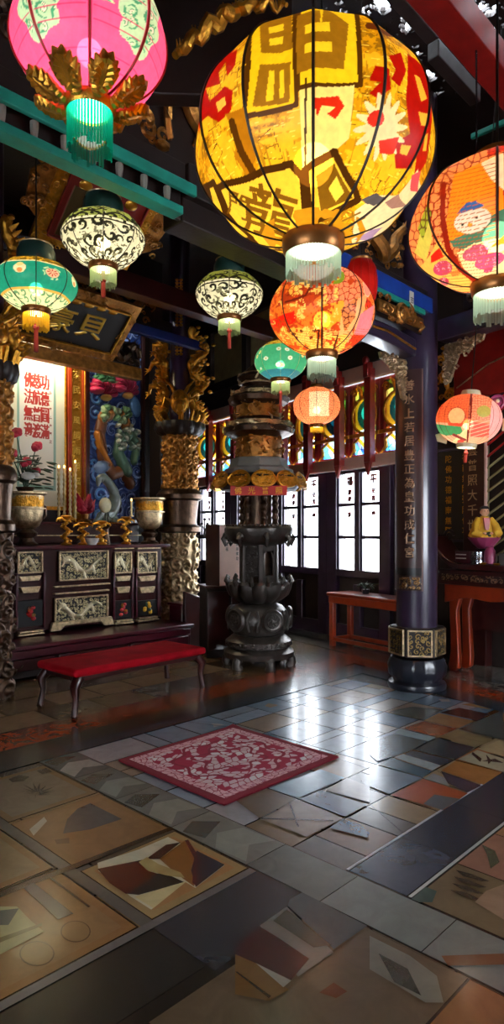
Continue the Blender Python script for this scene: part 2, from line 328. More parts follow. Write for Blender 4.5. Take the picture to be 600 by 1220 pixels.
for i in range(len(XS)-1):
    for j in range(len(YS)-1):
        x0, x1, y0, y1 = XS[i], XS[i+1], YS[j], YS[j+1]
        if x0 > 2.3 and x0 < 5.2 and y0 > 2.2: pal = ['7c8894', '8d8c88', '6f8494', '98989a', '64788c', '8f8070', '8494a4']  # paler, bluer tiles: reflected window glow put into their colour
        elif x0 > 3.4 and y0 > 1.3: pal = ['5a4a42', 'a06a40', '8c4a2c', '9a8464', '2f3d48', '7a6c58', '6c7072']
        else: pal = ['7a6448', '8a6c46', '6d5c48', '5c5650', '86704e', '705440']
        q = R.random()
        if q < .55: tile(x0, x1, y0, y1, R.choice(pal), g=.006)
        elif q < .78:
            k = R.uniform(.3, .7); tile(x0, x0+(x1-x0)*k, y0, y1, R.choice(pal)); tile(x0+(x1-x0)*k, x1, y0, y1, R.choice(pal))
        else:
            k = R.uniform(.3, .7); tile(x0, x1, y0, y0+(y1-y0)*k, R.choice(pal)); tile(x0, x1, y0+(y1-y0)*k, y1, R.choice(pal))
        if R.random() < .4:
            cx, cy = R.uniform(x0+.08, x1-.08), R.uniform(y0+.07, y1-.07); rr = R.uniform(.04, .09); n = R.randint(4, 7)
            fpoly([(min(max(cx+rr*R.uniform(.5, 1.4)*math.cos(2*PI*k/n), x0+.01), x1-.01), min(max(cy+rr*R.uniform(.5, 1.4)*math.sin(2*PI*k/n), y0+.01), y1-.01)) for k in range(n)], R.choice(pal), .0012)
        if R.random() < .3:
            a, b = R.uniform(x0+.02, x1-.02), R.uniform(x0+.02, x1-.02); fpoly([(a, y0+.005), (a+.006, y0+.005), (b+.004, y1-.005), (b, y1-.005)], '1a1512', .0013)
# long strips
patch(2.075, 2.355, -3, 3.95)
y = -3.0; k = 0
while y < 3.9:
    L = R.uniform(.3, .55); tile(2.08, 2.35, y, min(y+L, 3.93), R.choice(['6c6f68', '62665f', '74746a', '5c605c']), .0022, .002)
    if y > 1.9:
        fpoly([(2.1, y+.02), (2.22, y+.12), (2.34, y+.06), (2.33, y+L*.5), (2.2, y+L*.6), (2.09, y+L*.4)], R.choice(['86887c', '90918a', '7c8078']), .0028)
        fpoly([(2.12, y+L*.6), (2.3, y+L*.75), (2.2, y+L*.95), (2.09, y+L*.85)], R.choice(['55584e', '474a44']), .0028)
    y += L
patch(.2, 2.075, 1.60, 1.99); tile(1.5, 2.07, 1.62, 1.98, '35363a', .0022, .004); tile(.3, 1.5, 1.66, 1.96, '24221f', .0022, .004)
fpoly([(-1, 1.965), (2.07, 1.965), (2.07, 2.005), (-1, 2.005)], '6a6460', .003)      # pale kerb line
fpoly([(1.475, 2.0), (1.53, 2.0), (1.53, 4.2), (1.475, 4.2)], '5d564c', .003)         # grey divider
# four picture tiles left
def pic(x0, x1, y0, y1, frame, ground):
    patch(x0, x1, y0, y1); tile(x0, x1, y0, y1, frame, .0022, .006)
    tile(x0+.045, x1-.045, y0+.045, y1-.045, ground, .0028, 0)
pic(1.53, 2.07, 2.01, 2.53, 'a08456', 'a87c4c'); pic(1.53, 2.07, 2.56, 3.2, '8c6840', '8e6a44'); pic(1.53, 2.07, 3.22, 3.85, '7c6444', '7a6c58')
pic(.7, 1.47, 2.01, 2.62, '8a6238', '8c6840'); pic(.7, 1.47, 2.64, 3.3, '8a6a40', '8c7450')
fpoly([(.7, 2.60), (2.07, 2.54), (2.07, 2.575), (.7, 2.64)], '3c2412', .0034)
def crp(ox, oy, s, pts): return [(ox+x*s, oy+y*s) for x, y in pts]
def I5(col, pts, z=.0034): inl(crp(0, 840, .5, pts), col, z)
I5('d8cfae', [(232, 380), (330, 348), (400, 318), (425, 330), (470, 372), (535, 385), (465, 440), (440, 425), (360, 492), (310, 460), (235, 400)])
I5('5c2410', [(232, 395), (345, 372), (352, 400), (380, 408), (300, 455), (262, 430)], .004)
I5('262420', [(300, 455), (385, 402), (440, 428), (330, 458)], .0044)
I5('d8c690', [(320, 462), (445, 425), (365, 490)], .0044)
I5('8a5a28', [(380, 372), (440, 328), (468, 360), (462, 438), (420, 408)], .0046)
I5('3c1c14', [(348, 372), (395, 338), (430, 332), (380, 372)], .0046)
I5('2c2a34', [(468, 352), (535, 386), (466, 440), (455, 400)], .0048)
I5('5c1410', [(440, 328), (448, 326), (472, 365), (468, 438), (458, 430), (462, 370)], .005)
I5('b09a62', [(330, 380), (350, 368), (378, 385), (430, 405), (440, 418), (395, 412), (350, 400)], .005)
I5('57504a', [(185, 250), (215, 237), (290, 275), (215, 300), (150, 310), (160, 275)])
I5('b8a890', [(70, 300), (105, 270), (112, 280), (80, 315)]); I5('6c4c30', [(130, 325), (165, 320), (165, 333), (135, 335)])
for k in range(16):
    a = k*.41; I5('2e2c26', [(85+8*math.cos(a), 213+5*math.sin(a)), (87+(30+18*R.random())*math.cos(a)*1.3, 208+(16+8*R.random())*math.sin(a)), (90+7*math.cos(a+.5), 214+4*math.sin(a+.5))], .0034+k*.00002)
I5('3c3226', [(20, 180), (45, 170), (70, 174), (55, 185), (30, 187)]); I5('3c3226', [(88, 160), (110, 153), (125, 162), (100, 168)])
I5('4c4c48', [(55, 440), (80, 428), (175, 502), (138, 516)]); I5('3a2412', [(115, 415), (120, 413), (215, 485), (210, 487)])
for c in ((88, 598, 42, 30), (180, 545, 36, 26)):
    pts = [(c[0]+c[2]*math.cos(a*PI/12), c[1]+c[3]*math.sin(a*PI/12)) for a in range(24)]; I5('5c4024', pts); I5('86643c', [(c[0]+(x-c[0])*.92, c[1]+(y-c[1])*.92) for x, y in pts], .0038)
I5('a8a070', [(0, 485), (40, 485), (75, 520), (105, 545), (0, 600)]); I5('5a5c50', [(0, 495), (45, 490), (20, 530), (0, 530)], .0038); I5('786c44', [(0, 560), (100, 525), (100, 532), (0, 572)], .0038)
# foreground art tiles right of the dark ones
patch(1.2, 2.07, .3, 1.60); tile(1.2, 2.07, .98, 1.6, '5c4c38', .0022, .004); tile(1.2, 2.07, .3, .98, '7a4e2a', .0022, .006)
def I7(col, pts, z=.003): inl(crp(280, 980, .2667, pts), col, z)
I7('3f4442', [(245, 350), (300, 320), (590, 470), (440, 575), (235, 380)]); I7('6a675e', [(110, 470), (230, 385), (440, 590), (280, 700)], .0034)
I7('3a1418', [(110, 475), (200, 530), (330, 620), (250, 715), (90, 640), (0, 600), (0, 560)], .0036); I7('3a3c30', [(170, 450), (230, 400), (430, 560), (350, 570)], .004)
I7('6a4c28', [(0, 600), (90, 640), (240, 760), (150, 810), (0, 780)], .0038); I7('8c8474', [(90, 640), (250, 720), (215, 750)], .0042)
I7('4a2c14', [(0, 680), (10, 680), (160, 790), (150, 800)], .0044); I7('5c2c12', [(375, 770), (440, 725), (500, 765), (450, 795)], .003)
def I8(col, pts, z=.003): inl(crp(440, 960, .2667, pts), col, z)
I8('726c5e', [(0, 590), (180, 680), (300, 770), (330, 890), (250, 890), (0, 740)]); I8('3c3a30', [(40, 670), (170, 740), (230, 860), (110, 800)], .0034)
# dark slate band and tan tiles to its right
patch(2.355, 4.0, 1.37, 1.69); tile(2.36, 2.8, 1.385, 1.675, '3c4450', .0022, .002); tile(2.8, 3.35, 1.385, 1.675, '262c36', .0022, .001); tile(3.35, 3.95, 1.385, 1.675, '2c3038', .0022, .002)
fpoly([(2.36, 1.675), (3.8, 1.672), (3.8, 1.684), (2.36, 1.69)], 'd0d4d4', .003); fpoly([(2.36, 1.365), (3.9, 1.365), (3.9, 1.38), (2.36, 1.38)], 'b8b8b0', .003)
patch(2.355, 3.9, .7, 1.365); tile(2.36, 2.75, .7, 1.36, '6a5a40', .0022, .003); tile(2.75, 3.15, .7, 1.36, '8c6450', .0022, .003); tile(3.15, 3.9, .7, 1.36, '8a6a48', .0022, .003)
for k in range(4): I8('3c3426', [(360+k*8, 385-k*30), (430+k*6, 395-k*28), (500+k*12, 430-k*28), (470+k*10, 430-k*28), (400+k*6, 408-k*28)], .0034)
I8('8a7058', [(470, 440), (520, 390), (600, 360), (600, 520)], .0036); I8('4c4c38', [(500, 180), (560, 210), (580, 260), (540, 290), (525, 230)], .0034)
I8('3f5048', [(185, 425), (250, 370), (300, 390), (280, 440), (220, 440)], .003); I8('6a4228', [(320, 680), (600, 670), (600, 720), (350, 725)], .003)
# marked tiles in the middle distance
def I9(col, pts, z=.0024): inl(crp(440, 820, .2667, pts), col, z)
for c, q in (('8c4a2c', [(150, 181), (240, 152), (392, 184), (302, 222)]), ('7a9098', [(135, 186), (298, 224), (262, 240), (110, 205)]), ('1f3c4a', [(110, 207), (260, 240), (180, 285), (35, 330), (0, 300), (0, 240)]),
             ('20343c', [(305, 228), (470, 268), (385, 322), (200, 280)]), ('2c3444', [(155, 298), (190, 282), (375, 326), (320, 350)]), ('9aa09c', [(105, 312), (150, 298), (318, 350), (280, 372)]),
             ('9c6a38', [(385, 328), (592, 380), (508, 436), (320, 372)]), ('204454', [(40, 345), (100, 314), (278, 374), (238, 403)]), ('5a6c7c', [(0, 350), (30, 348), (236, 405), (90, 478), (0, 442)]),
             ('9c4c28', [(240, 410), (438, 475), (330, 550), (95, 482)]), ('5a5c5c', [(290, 480), (405, 500), (325, 550), (240, 522)]), ('8a8a88', [(285, 385), (335, 405), (355, 442), (242, 408)]), ('403840', [(318, 375), (500, 440), (440, 470), (350, 430)]),
             ('4f5450', [(595, 100), (600, 235), (580, 232), (400, 186)]), ('94744c', [(410, 76), (470, 66), (600, 95), (530, 98)]), ('a8946c', [(480, 275), (580, 236), (600, 245), (600, 310)]), ('a89c80', [(395, 322), (480, 280), (600, 320), (600, 380)]),
             ('8c6c48', [(240, 148), (310, 115), (468, 150), (395, 183)]), ('3c2620', [(315, 112), (400, 90), (540, 120), (480, 148)]), ('80704e', [(310, 222), (390, 190), (560, 235), (470, 270)]), ('54564f', [(80, 108), (190, 85), (330, 100), (240, 145)])):
    I9(c, q)
for q in ([(460, 290), (500, 320), (495, 335), (455, 300)], [(500, 330), (560, 320), (600, 340), (560, 335)], [(520, 300), (545, 330), (530, 345)]): I9('3c3830', q, .0028)
def I6(col, pts, z=.0024): inl(crp(280, 840, .2667, pts), col, z)
I6('2f4a6c', [(285, 425), (385, 385), (590, 450), (490, 505)]); I6('8aa8b8', [(150, 378), (380, 292), (488, 330), (282, 420)]); I6('8a7868', [(110, 515), (280, 428), (480, 510), (320, 595)])
I6('6a5a48', [(0, 430), (150, 380), (275, 425), (110, 512)]); I6('8a7a70', [(500, 330), (600, 370), (600, 440), (400, 385)]); I6('5a6c88', [(0, 1), (0, 1.2), (.1, 1)], .001)
I6('30343c', [(100, 515), (105, 510), (440, 520), (438, 526)], .0028); I6('30343c', [(240, 445), (248, 445), (285, 550), (277, 550)], .0028); I6('34465c', [(420, 555), (480, 515), (560, 540), (600, 580), (590, 600)], .0026)
# border: dark band, vermilion stripe, aisle tiles
def band(y0, y1, col, x0=-2.4, x1=5.95, z=.003):
    n = int((x1-x0)/.6)+1
    for k in range(n): a = x0+(x1-x0)*k/n; b = x0+(x1-x0)*(k+1)/n; fpoly([(a, y0), (b, y0), (b, y1), (a, y1)], col, z)
band(3.93, 4.08, '2a3440'); band(4.08, 4.1, '0e0c0c'); band(4.1, 4.3, '3c3428'); band(4.3, 4.66, '944020', -2.4, 6.6); band(4.66, 4.69, '1a1210', -2.4, 6.6)
def bandr(o0, o1, col, ya=-3, yb=4.35, z=.0034):
    n = int((yb-ya)/.6)+1
    for k in range(n): y0 = ya+(yb-ya)*k/n; y1 = ya+(yb-ya)*(k+1)/n; fpoly([(o0+.27*y0, y0), (o1+.27*y0, y0), (o1+.27*y1, y1), (o0+.27*y1, y1)], col, z)
bandr(4.72, 4.86, '2a3a48', -3, 3.95); bandr(4.86, 5.0, '4a4440', -3, 4.1); bandr(5.0, 5.3, 'a8421e', -3, 4.5, .0036); bandr(5.3, 5.33, '161010', -3, 4.7)
bandr(5.33, 5.6, '7a7468', -3, 8); bandr(5.6, 5.7, '1c2634', -3, 8, .0038); bandr(5.7, 9, '66625a', -3, 10)
yy = 4.69
while yy < 10:
    xx = -2.4
    while xx < 6.9:
        w = R.uniform(.35, .6); tile(xx, min(xx+w, 6.9), yy, yy+.42, R.choice(['7c6448', '8a7050', '64544a', '947a5c', '746e62']), .0008, .007); xx += w
    yy += .42
for k in range(26):
    y0 = -3+k*.42; o = 5.72
    for q in range(3):
        x0 = o+q*.5; tx = lambda a, b: a+.27*b; fpoly([(tx(x0, y0)+.01, y0+.01), (tx(x0+.49, y0), y0+.01), (tx(x0+.49, y0+.41), y0+.41), (tx(x0, y0+.41)+.01, y0+.41)], R.choice(['7a7468', '6c7070', '8a8678', '686050']), .0042)
for i in range(25):
    for j in range(28): a = -2.5+i*.5; b = -3.2+j*.5; fpoly([(a, b), (a+.5, b), (a+.5, b+.5), (a, b+.5)], '18130f', 0)
n0 = len(fl_v); fl_v += [(-2.5, -3.2, -.1), (10, -3.2, -.1), (10, 10.6, -.1), (-2.5, 10.6, -.1)]; fl_c += [(*hx('18130f'), 0)]*4; fl_f.append((n0+3, n0+2, n0+1, n0))
fl_v = [(a, b, c*2.2 if c > 0 else c) for a, b, c in fl_v]
me = bpy.data.meshes.new('floor'); me.from_pydata(fl_v, [], fl_f); me.materials.append(M['tile']); at = me.color_attributes.new('Col', 'FLOAT_COLOR', 'POINT'); at.data.foreach_set('color', np.array(fl_c, np.float32).ravel())
fo = bpy.data.objects.new('floor', me); COL.objects.link(fo); fo['kind'] = 'structure'
# ================================================================== ROOM
def struct(name, m, mat, **k): o = m.build(name, mat, **k); o['kind'] = 'structure'; return o
CEIL = 5.7
# back wall with door leaves (its own frame: x right, y away, z up)
wpan = [(-9.55, -8.68), (-8.27, -7.4), (-6.97, -6.08), (-5.68, -4.84)]
m = MB(); zz = 2.38
xl, xr = -11.0, 5.0; TH = .12
m.box(((xl-10.0)/2+.0, TH/2, CEIL/2), (abs(xl+10.0), TH, CEIL)) if False else None
m.box(((xl+xr)/2, TH/2, .46), (xr-xl, TH, .92))
m.box(((-4.82+xr)/2, TH/2, (.92+2.5)/2), (xr+4.82, TH, 2.5-.92)); m.box(((-4.2+xr)/2, TH/2, (2.5+3.75)/2), (xr+4.2, TH, 3.75-2.5))
edges = [xl]+[e for w in wpan for e in w]+[-4.82]
for i in range(0, len(edges), 2): m.box(((edges[i]+edges[i+1])/2, TH/2, (.92+zz)/2), (edges[i+1]-edges[i], TH, zz-.92))
m.box(((xl-4.2)/2, TH/2, 2.4), (-4.2-xl, TH, .1))
m.box(((xl+xr)/2, TH/2, (3.62+CEIL)/2), (xr-xl, TH, CEIL-3.62))
bw = struct('wall_back', m, M['wall'], loc=Bp(0), rz=RB, smooth=False)
# panelled door leaves around the windows
wn = 0
def wobj(name, m, mat, parent=None, **k): return m.build(name, mat, parent, loc=None if parent else Bp(0), rz=0 if parent else RB, **k)
for (a, b) in wpan:
    wn += 1
    m = MB(); mid = (a+b)/2
    for x in (a-.1, b+.1): m.box((x, -.03, 1.2), (.2, .08, 2.38))
    m.box((mid, -.03, .93), (b-a, .08, .1)); m.box((mid, -.03, .1), (b-a, .08, .2)); m.box((mid, -.03, .48), (.14, .08, .6)); m.box((mid, -.03, 2.36), (b-a, .08, .05))
    m.box((mid, -.02, 1.65), (.1, .1, 1.42))
    for h0 in (a, b-.0):
        pass
    fr = struct('door_%d' % wn, m, M['plum'], loc=Bp(0), rz=RB, smooth=False, bevel=.008)
    m = MB()
    for s in (-1, 1):
        x0, x1 = (a, mid-.05) if s < 0 else (mid+.05, b)
        for z in (1.44, 1.9): m.box(((x0+x1)/2, -.01, z), (x1-x0, .05, .045))
        for x in (x0+.012, x1-.012): m.box((x, -.01, 1.66), (.03, .05, 1.4))
    wf = struct('window_%d' % wn, m, M['plum'], loc=Bp(0), rz=RB, smooth=False)
    for s in (-1, 1):
        x0, x1 = (a, mid-.05) if s < 0 else (mid+.05, b)
        m = MB()
        for z0, z1 in ((.98, 1.42), (1.46, 1.88), (1.92, 2.34)): m.box(((x0+x1)/2, .03, (z0+z1)/2), (x1-x0, .006, z1-z0))
        m.build('pane', M['pane'], wf, smooth=False)
    # red and black brush writing on the panes
    for s, txt in ((-1, '福壽康寧'), (1, '平安吉慶')):
        x0 = (a+mid-.05)/2 if s < 0 else (b+mid+.05)/2
        nx, ny = 24, 150; X, Y = uv(nx, ny, .12, 1.2)
        for q, z in enumerate((2.24, 2.08, 1.98, 1.76)):
            T = glyph_tris(txt[q])*(.13 if q < 1 else .08); mm = MB()
            for ox in (-.007, 0, .007):
                for tri in T: mm.add([(x0+p[0]+ox, .022+ox*.05, z+p[1]+ox) for p in tri], [(0, 1, 2)])
            mm.build('pane_writing', M['red'], wf, smooth=False)
# beam boards of the transom
def boardbar(name, label, z0, z1, mat, off=.1, x0=-10.9, x1=-4.55, tilt=.05):
    m = MB(); m.prism([(x0, z0), (x1, z0), (x1, z1), (x0, z1)], -off, -off+.08); o = m.build(name, mat, loc=Bp(0), rz=RB, smooth=False, bevel=.01); return tag(o, label, 'beam')
struct('trim_1', MB().box((-7.5, -.1, 2.47), (6.7, .08, .16)), M['pink'], loc=Bp(0), rz=RB, bevel=.01)
struct('trim_2', MB().box((-7.5, -.1, 3.68), (6.7, .08, .2)), M['pink'], loc=Bp(0), rz=RB, bevel=.01)
struct('trim_3', MB().box((-7.5, -.06, 3.95), (6.7, .12, .3)), M['dwood'], loc=Bp(0), rz=RB, bevel=.01)
m = MB()
for x in (-10.3, -9.2, -8.0, -6.6, -5.3): m.box((x, -.05, 4.75), (.16, .1, 1.3))
m.box((-7.7, -.05, 4.2), (6.3, .1, .16)); m.box((-7.7, -.05, 5.3), (6.3, .1, .14)); struct('trim_4', m, M['dwood'], loc=Bp(0), rz=RB, bevel=.01)
m = MB()
for a, b in ((-10.2, -9.3), (-9.1, -8.1), (-7.9, -6.7), (-6.5, -5.4), (-5.2, -4.2)): m.box(((a+b)/2, -.012, 4.75), (b-a, .02, .95))
struct('trim_5', m, M['olive'], loc=Bp(0), rz=RB)
# stained transom panes and dark red posts
posts = [-10.8, -9.9, -9.0, -8.15, -7.3, -6.75, -6.15, -5.47, -4.88, -4.2]
def transom_paint(cv, w, h, k):
    X, Y = cv.X/w, cv.Y/h
    cv.C[:] = hx('8a5c10'); d1, e, idv = cells(X*7, Y*11, k+3)
    cv.put((idv < .35), 'd8b848'); cv.put(idv > .78, '1c4c2c'); cv.put(e < .09, '140a04'); cv.put((idv > .5) & (idv < .66), '301808')
    sv = Cv(X, Y); low = Y < .3; d1, e, idv = cells(X*5, Y*9, k+9); cv.put(low, 'c8dcf0'); cv.put(low & (idv > .55), '4c9ad0'); cv.put(low & (idv > .8), 'a8d8c0'); cv.put(low & (e < .08), '244a6c')
    def E(cx, cy, rx, ry): return ((X-cx)/rx)**2+((Y-cy)/ry)**2 < 1
    cv.put(E(.5, .58, .42, .25), '9c6810'); cv.put(E(.5, .58, .31, .2), '08241c'); cv.put((abs(X-.5) > .40) & (Y > .28), '2c1006'); cv.put(E(.5, .6, .17, .1), '1c7468'); cv.put((abs(X-.5) < .06) & (Y > .72), 'd8a018')
    cv.put((abs(X-.5) < .12) & (Y > .3) & (Y < .5), '0c1c14')
    band = (Y > .28) & (Y < .36); cv.put(band & (abs(X-.5) > .14), '8a3a14'); cv.put(E(.5, .33, .3, .05), 'f4f8f8')
    cv.put((abs(Y-(.12+abs(X-.5)*.5)) < .035) & (abs(X-.5) < .4), 'b07818')
for i in range(len(posts)-1):
    a, b = posts[i]+.004, posts[i+1]-.004; w, h = b-a, 3.58-2.55
    t = thing('transom_window', ['stained transom panel far left of the window wall', 'second stained transom panel from the far left, above the end windows', 'stained transom panel left of the bronze burner', 'stained transom panel behind the bronze pagoda burner', 'narrow stained transom panel just right of the bronze burner', 'stained transom panel behind the small red lantern', 'gold arched stained transom panel above the right pair of window panes', 'stained transom panel just left of the purple column', 'stained transom panel half hidden behind the purple column'][i], 'stained glass panel', Bp((a+b)/2, 0, 2.55), RB)
    X, Y = uv(70, 110, w, h); cv = Cv(X, Y); transom_paint(cv, w, h, i)
    V = np.stack([X-w/2, X*0+.04, Y], -1); o = grid_obj('glass', V, cv, M['stain'], t, back=lambda p: (p[0], .05, p[2]))
    m = MB(); T = Matrix.Translation((0, -.0, 0))
    m.tube([(w*.40*math.cos(q*PI/12), .0, h*.56+h*.24*math.sin(q*PI/12)) for q in range(25)], .022, 6); m.box((0, 0, h*.3), (w, .05, .05))
    for s in (-1, 1):
        m.tube([(s*w*.48, 0, h*.02), (s*w*.34, 0, h*.1), (s*w*.36, 0, h*.2), (s*w*.18, 0, h*.27)], [.02, .03, .025, .015], 6); m.tube(spiral((s*w*.34, h*.88), .06, .012, 1.4, 18, 0, s), .014, 6)
        m.tube([(s*w*.1, 0, h*.78), (s*w*.12, 0, h*.9), (s*w*.22, 0, h*.98)], [.02, .03, .02], 6)
    m.build('gilt_tracery', M['gold'], t)
    m = MB(); m.box((0, .02, .02), (w, .06, .04)); m.box((0, .02, h-.02), (w, .06, .04)); m.box((-w/2+.035, .02, h/2), (.07, .06, h)); m.box((w/2-.035, .02, h/2), (.07, .06, h)); m.build('frame', M['red'], t, smooth=False)
PL = ['leftmost', 'second from left', 'third, left of the burner', 'fourth, behind the burner', 'fifth, right of the burner', 'sixth, behind the small red lantern', 'seventh, left of the gold arch panel', 'eighth, right of the gold arch panel', 'last but one, left of the purple column', 'last, hidden behind the purple column']
for i, x in enumerate(posts):
    m = MB(); m.box((0, 0, 0), (.12, .1, 1.24)); m.box((0, -.03, .6), (.09, .1, .2)); m.ell((0, -.07, .72), (.055, .04, .06), 8, 6); m.prism([(-.06, -.62), (.06, -.62), (.03, -.72), (0, -.8), (-.03, -.72)], -.05, .0)
    o = m.build('transom_post', M['red'], loc=Bp(x, .2, 3.06), rz=RB, bevel=.008); tag(o, 'dark red bracket post of the stained transom, '+PL[i], 'post', 'transom posts')
# other walls, shrine recess, ceiling
struct('wall_left', MB().box((1.9, 8.08, CEIL/2), (8.8, .16, CEIL)), M['dwood'], smooth=False)
struct('wall_far', MB().box((7.5, 10.3, CEIL/2), (3.6, .16, CEIL)), M['wall'], smooth=False)
struct('wall_side', MB().box((6.22, 9.2, CEIL/2), (.16, 2.1, CEIL)), M['wall'], smooth=False)
m = MB(); m.box((-2.45, -1.7, CEIL/2), (.1, 2.8, CEIL)); m.box((-2.45, 5.2, CEIL/2), (.1, 5.8, CEIL)); m.box((-2.45, 1.0, (1.6+CEIL)/2), (.1, 2.6, CEIL-1.6)); m.box((-2.45, 1.0, .5), (.1, 2.6, 1.0))  # gap added in this unseen wall to let in fill daylight
struct('wall_near', m, M['wall'], smooth=False)
m = MB(); m.box((.1, -3.1, CEIL/2), (5.2, .1, CEIL)); m.box((7.5, -3.1, CEIL/2), (2.8, .1, CEIL)); m.box((4.4, -3.1, (2.4+CEIL)/2), (3.4, .1, CEIL-2.4)); m.box((4.4, -3.1, .5), (3.4, .1, 1.0))
struct('wall_right', m, M['wall'], smooth=False)
m = MB(); [m.box((x, -3.06, 1.7), (.08, .08, 1.4)) for x in (2.74, 3.83, 4.97, 6.06)]; struct('window_5', m, M['plum'], smooth=False)
# ceiling with an open carved lattice to the sky
hx0, hx1, hy0, hy1 = 4.1, 5.8, 1.6, 3.3
m = MB(); 
for x0, x1, y0, y1 in ((-2.5, hx0, -3.15, 10.4), (hx1, 9.8, -3.15, 10.4), (hx0, hx1, -3.15, hy0), (hx0, hx1, hy1, 10.4)): m.box(((x0+x1)/2, (y0+y1)/2, CEIL+.05), (x1-x0, y1-y0, .1))
struct('ceiling', m, M['dwood'], smooth=False)
nx = 150; X, Y = np.meshgrid(np.linspace(hx0, hx1, nx), np.linspace(hy0, hy1, nx)); S = fbm(X*6.5, Y*6.5, 4)+.35*scrolls(X, Y, .12, 7); keep = S[:-1, :-1] < .75
i, j = np.nonzero(keep); vid = lambda a, b: a*nx+b
n2 = nx*nx; tf = np.stack([vid(i, j), vid(i, j+1), vid(i+1, j+1), vid(i+1, j)], -1)
vv = np.concatenate([np.stack([X.ravel(), Y.ravel(), np.full(n2, CEIL)], -1), np.stack([X.ravel(), Y.ravel(), np.full(n2, CEIL+.04)], -1)])
sides = []
kp = np.zeros((nx+1, nx+1), bool); kp[1:-1, 1:-1] = keep
for a, b in zip(i, j):
    if not kp[a, b+1]: sides.append((vid(a, b), vid(a, b+1), n2+vid(a, b+1), n2+vid(a, b)))
    if not kp[a+2, b+1]: sides.append((vid(a+1, b+1), vid(a+1, b), n2+vid(a+1, b), n2+vid(a+1, b+1)))
    if not kp[a+1, b]: sides.append((vid(a+1, b), vid(a, b), n2+vid(a, b), n2+vid(a+1, b)))
    if not kp[a+1, b+2]: sides.append((vid(a, b+1), vid(a+1, b+1), n2+vid(a+1, b+1), n2+vid(a, b+1)))
mm = MB(); mm.v = vv.tolist(); mm.f = tf.tolist()+(tf[:, ::-1]+n2).tolist()+sides
me = bpy.data.meshes.new('roof_lattice'); me.from_pydata(mm.v, [], [tuple(q) for q in mm.f]); me.materials.append(M['dwood']); o = bpy.data.objects.new('trim_6', me); COL.objects.link(o); o['kind'] = 'structure'
def bar(name, p, q, w, h, mat, label, cat='beam', bevel=.01, **k):
    p = Vector(p); q = Vector(q); d = q-p; L = d.length; m = MB(); m.box((L/2, 0, 0), (L, w, h)); o = m.build(name, mat, loc=p, smooth=False, bevel=bevel)
    o.rotation_euler = (0, -math.asin(d.z/L), math.atan2(d.y, d.x)); return tag(o, label, cat, **k)
bar('roof_beam', (.5, 2.05, 5.0), (6.8, 2.05, 5.0), .2, .22, M['red'], 'dark red roof beam at the upper right edge')
bar('roof_rafter', (1.0, 2.45, 5.35), (4.55, 2.45, 5.35), .1, .14, M['dgrey'], 'grey roof rafter beside the bright lattice, nearer one')
bar('roof_rafter', (4.65, 2.5, 5.3), (5.4, 2.5, 5.3), .1, .14, M['dgrey'], 'short grey roof rafter end beyond the bright lattice')
bar('roof_batten', (5.85, 2.75, 5.25), (5.85, 1.2, 5.25), .04, .05, M['teal'], 'thin teal batten under the roof above the right lantern')
for k, y in enumerate((1.2, .2, 3.7, 4.6)): bar('roof_beam', (-2.3, y, 5.5), (6.7, y, 5.5), .16, .2, M['lacq'], ['dark roof beam right of the red beam', 'dark roof beam at the far right of the roof', 'dark roof beam over the teal beam', 'dark roof beam over the altar aisle'][k])
o = MB().tube([(0, 0, 0), (0.01, 0, -.9), (0, .01, -1.75)], .006, 6).build('hanging_wire', M['steel'], loc=P(567, 60, 4.2)); tag(o, 'thin hanging wire left of the red roof beam', 'wire')
# teal / blue main beam on the column line
YB = 3.17
t = thing('main_beam', 'long painted beam, teal with a row of pegs at left and blue at the purple column', 'beam', (-1.5, YB, 3.35))
m = MB(); m.box((5.6, 0, .34), (3.0, .26, .2)); m.box((2.05, -.02, .36), (4.1, .16, .16)); m.box((5.6, .03, .17), (3.0, .2, .16)); m.box((2.05, -.04, .2), (4.1, .03, .2)); m.build('beam_body', M['dwood'], t, smooth=False, bevel=.01)
m = MB(); m.box((2.07, -.145, .26), (4.14, .03, .07)); m.build('teal_strip', M['teal'], t, bevel=.006)
m = MB(); m.box((2.02, -.1, .11), (4.04, .1, .05)); m.build('teal_strip', M['teal'], t, bevel=.006)
x = .2
while x < 4.05:
    MB().lathe([(.012, 0), (.018, .02), (.022, .06), (.022, .09)], 8, (x, -.115, .135)).build('peg', M['grey'], t); x += .17
m = MB(); m.box((6.05, -.145, .3), (2.1, .03, .14)); m.build('blue_panel', M['blue'], t, bevel=.006)
m = MB(); m.box((6.0, -.15, .2), (1.9, .03, .05)); m.build('teal_line', M['teal'], t, bevel=.006)
# carved dragon boards above the beam
def carved_board(name, label, loc, w, h, sd, mat='dgold', rz=0, dens=1.2, r=.06, back=True):
    t = thing(name, label, 'carving', loc, rz); rnd = random.Random(sd)
    if back: MB().box((0, .03, 0), (w, .06, h)).build('board', M['dwood'], t, smooth=False, bevel=.01)
    m = MB(); carve_curls(m, w*.95, h*.85, rnd, dens, r)
    # one flowing dragon body
    n = 40; pts = [(-w*.45+w*.9*i/n, -.05-.02*math.sin(i*.9), h*.3*math.sin(i/n*PI*3+sd)) for i in range(n+1)]
    m.tube(pts, [.03+.035*math.sin(PI*i/n) for i in range(n+1)], 8); 
    for i in range(2, n, 2): m.tube([pts[i], (pts[i][0]+.03, -.07, pts[i][2]+.09)], [.02, .002], 5)
    m.build('carving', M[mat], t); return t
carved_board('carved_frieze', 'dark gilded dragon carving above the teal beam, between the pink and yellow lanterns', (2.55, YB+.05, 4.17), 1.6, .62, 3, 'dgold')
carved_board('carved_frieze', 'dark gilded carving above the teal beam, left of the pink lantern', (.75, YB+.05, 4.17), 1.7, .62, 4, 'bronze')
carved_board('carved_frieze', 'gilded frieze carving above the blue beam, right of the yellow lantern', (4.85, YB+.02, 4.14), 1.05, .55, 5, 'dgold', r=.035, dens=1.5)
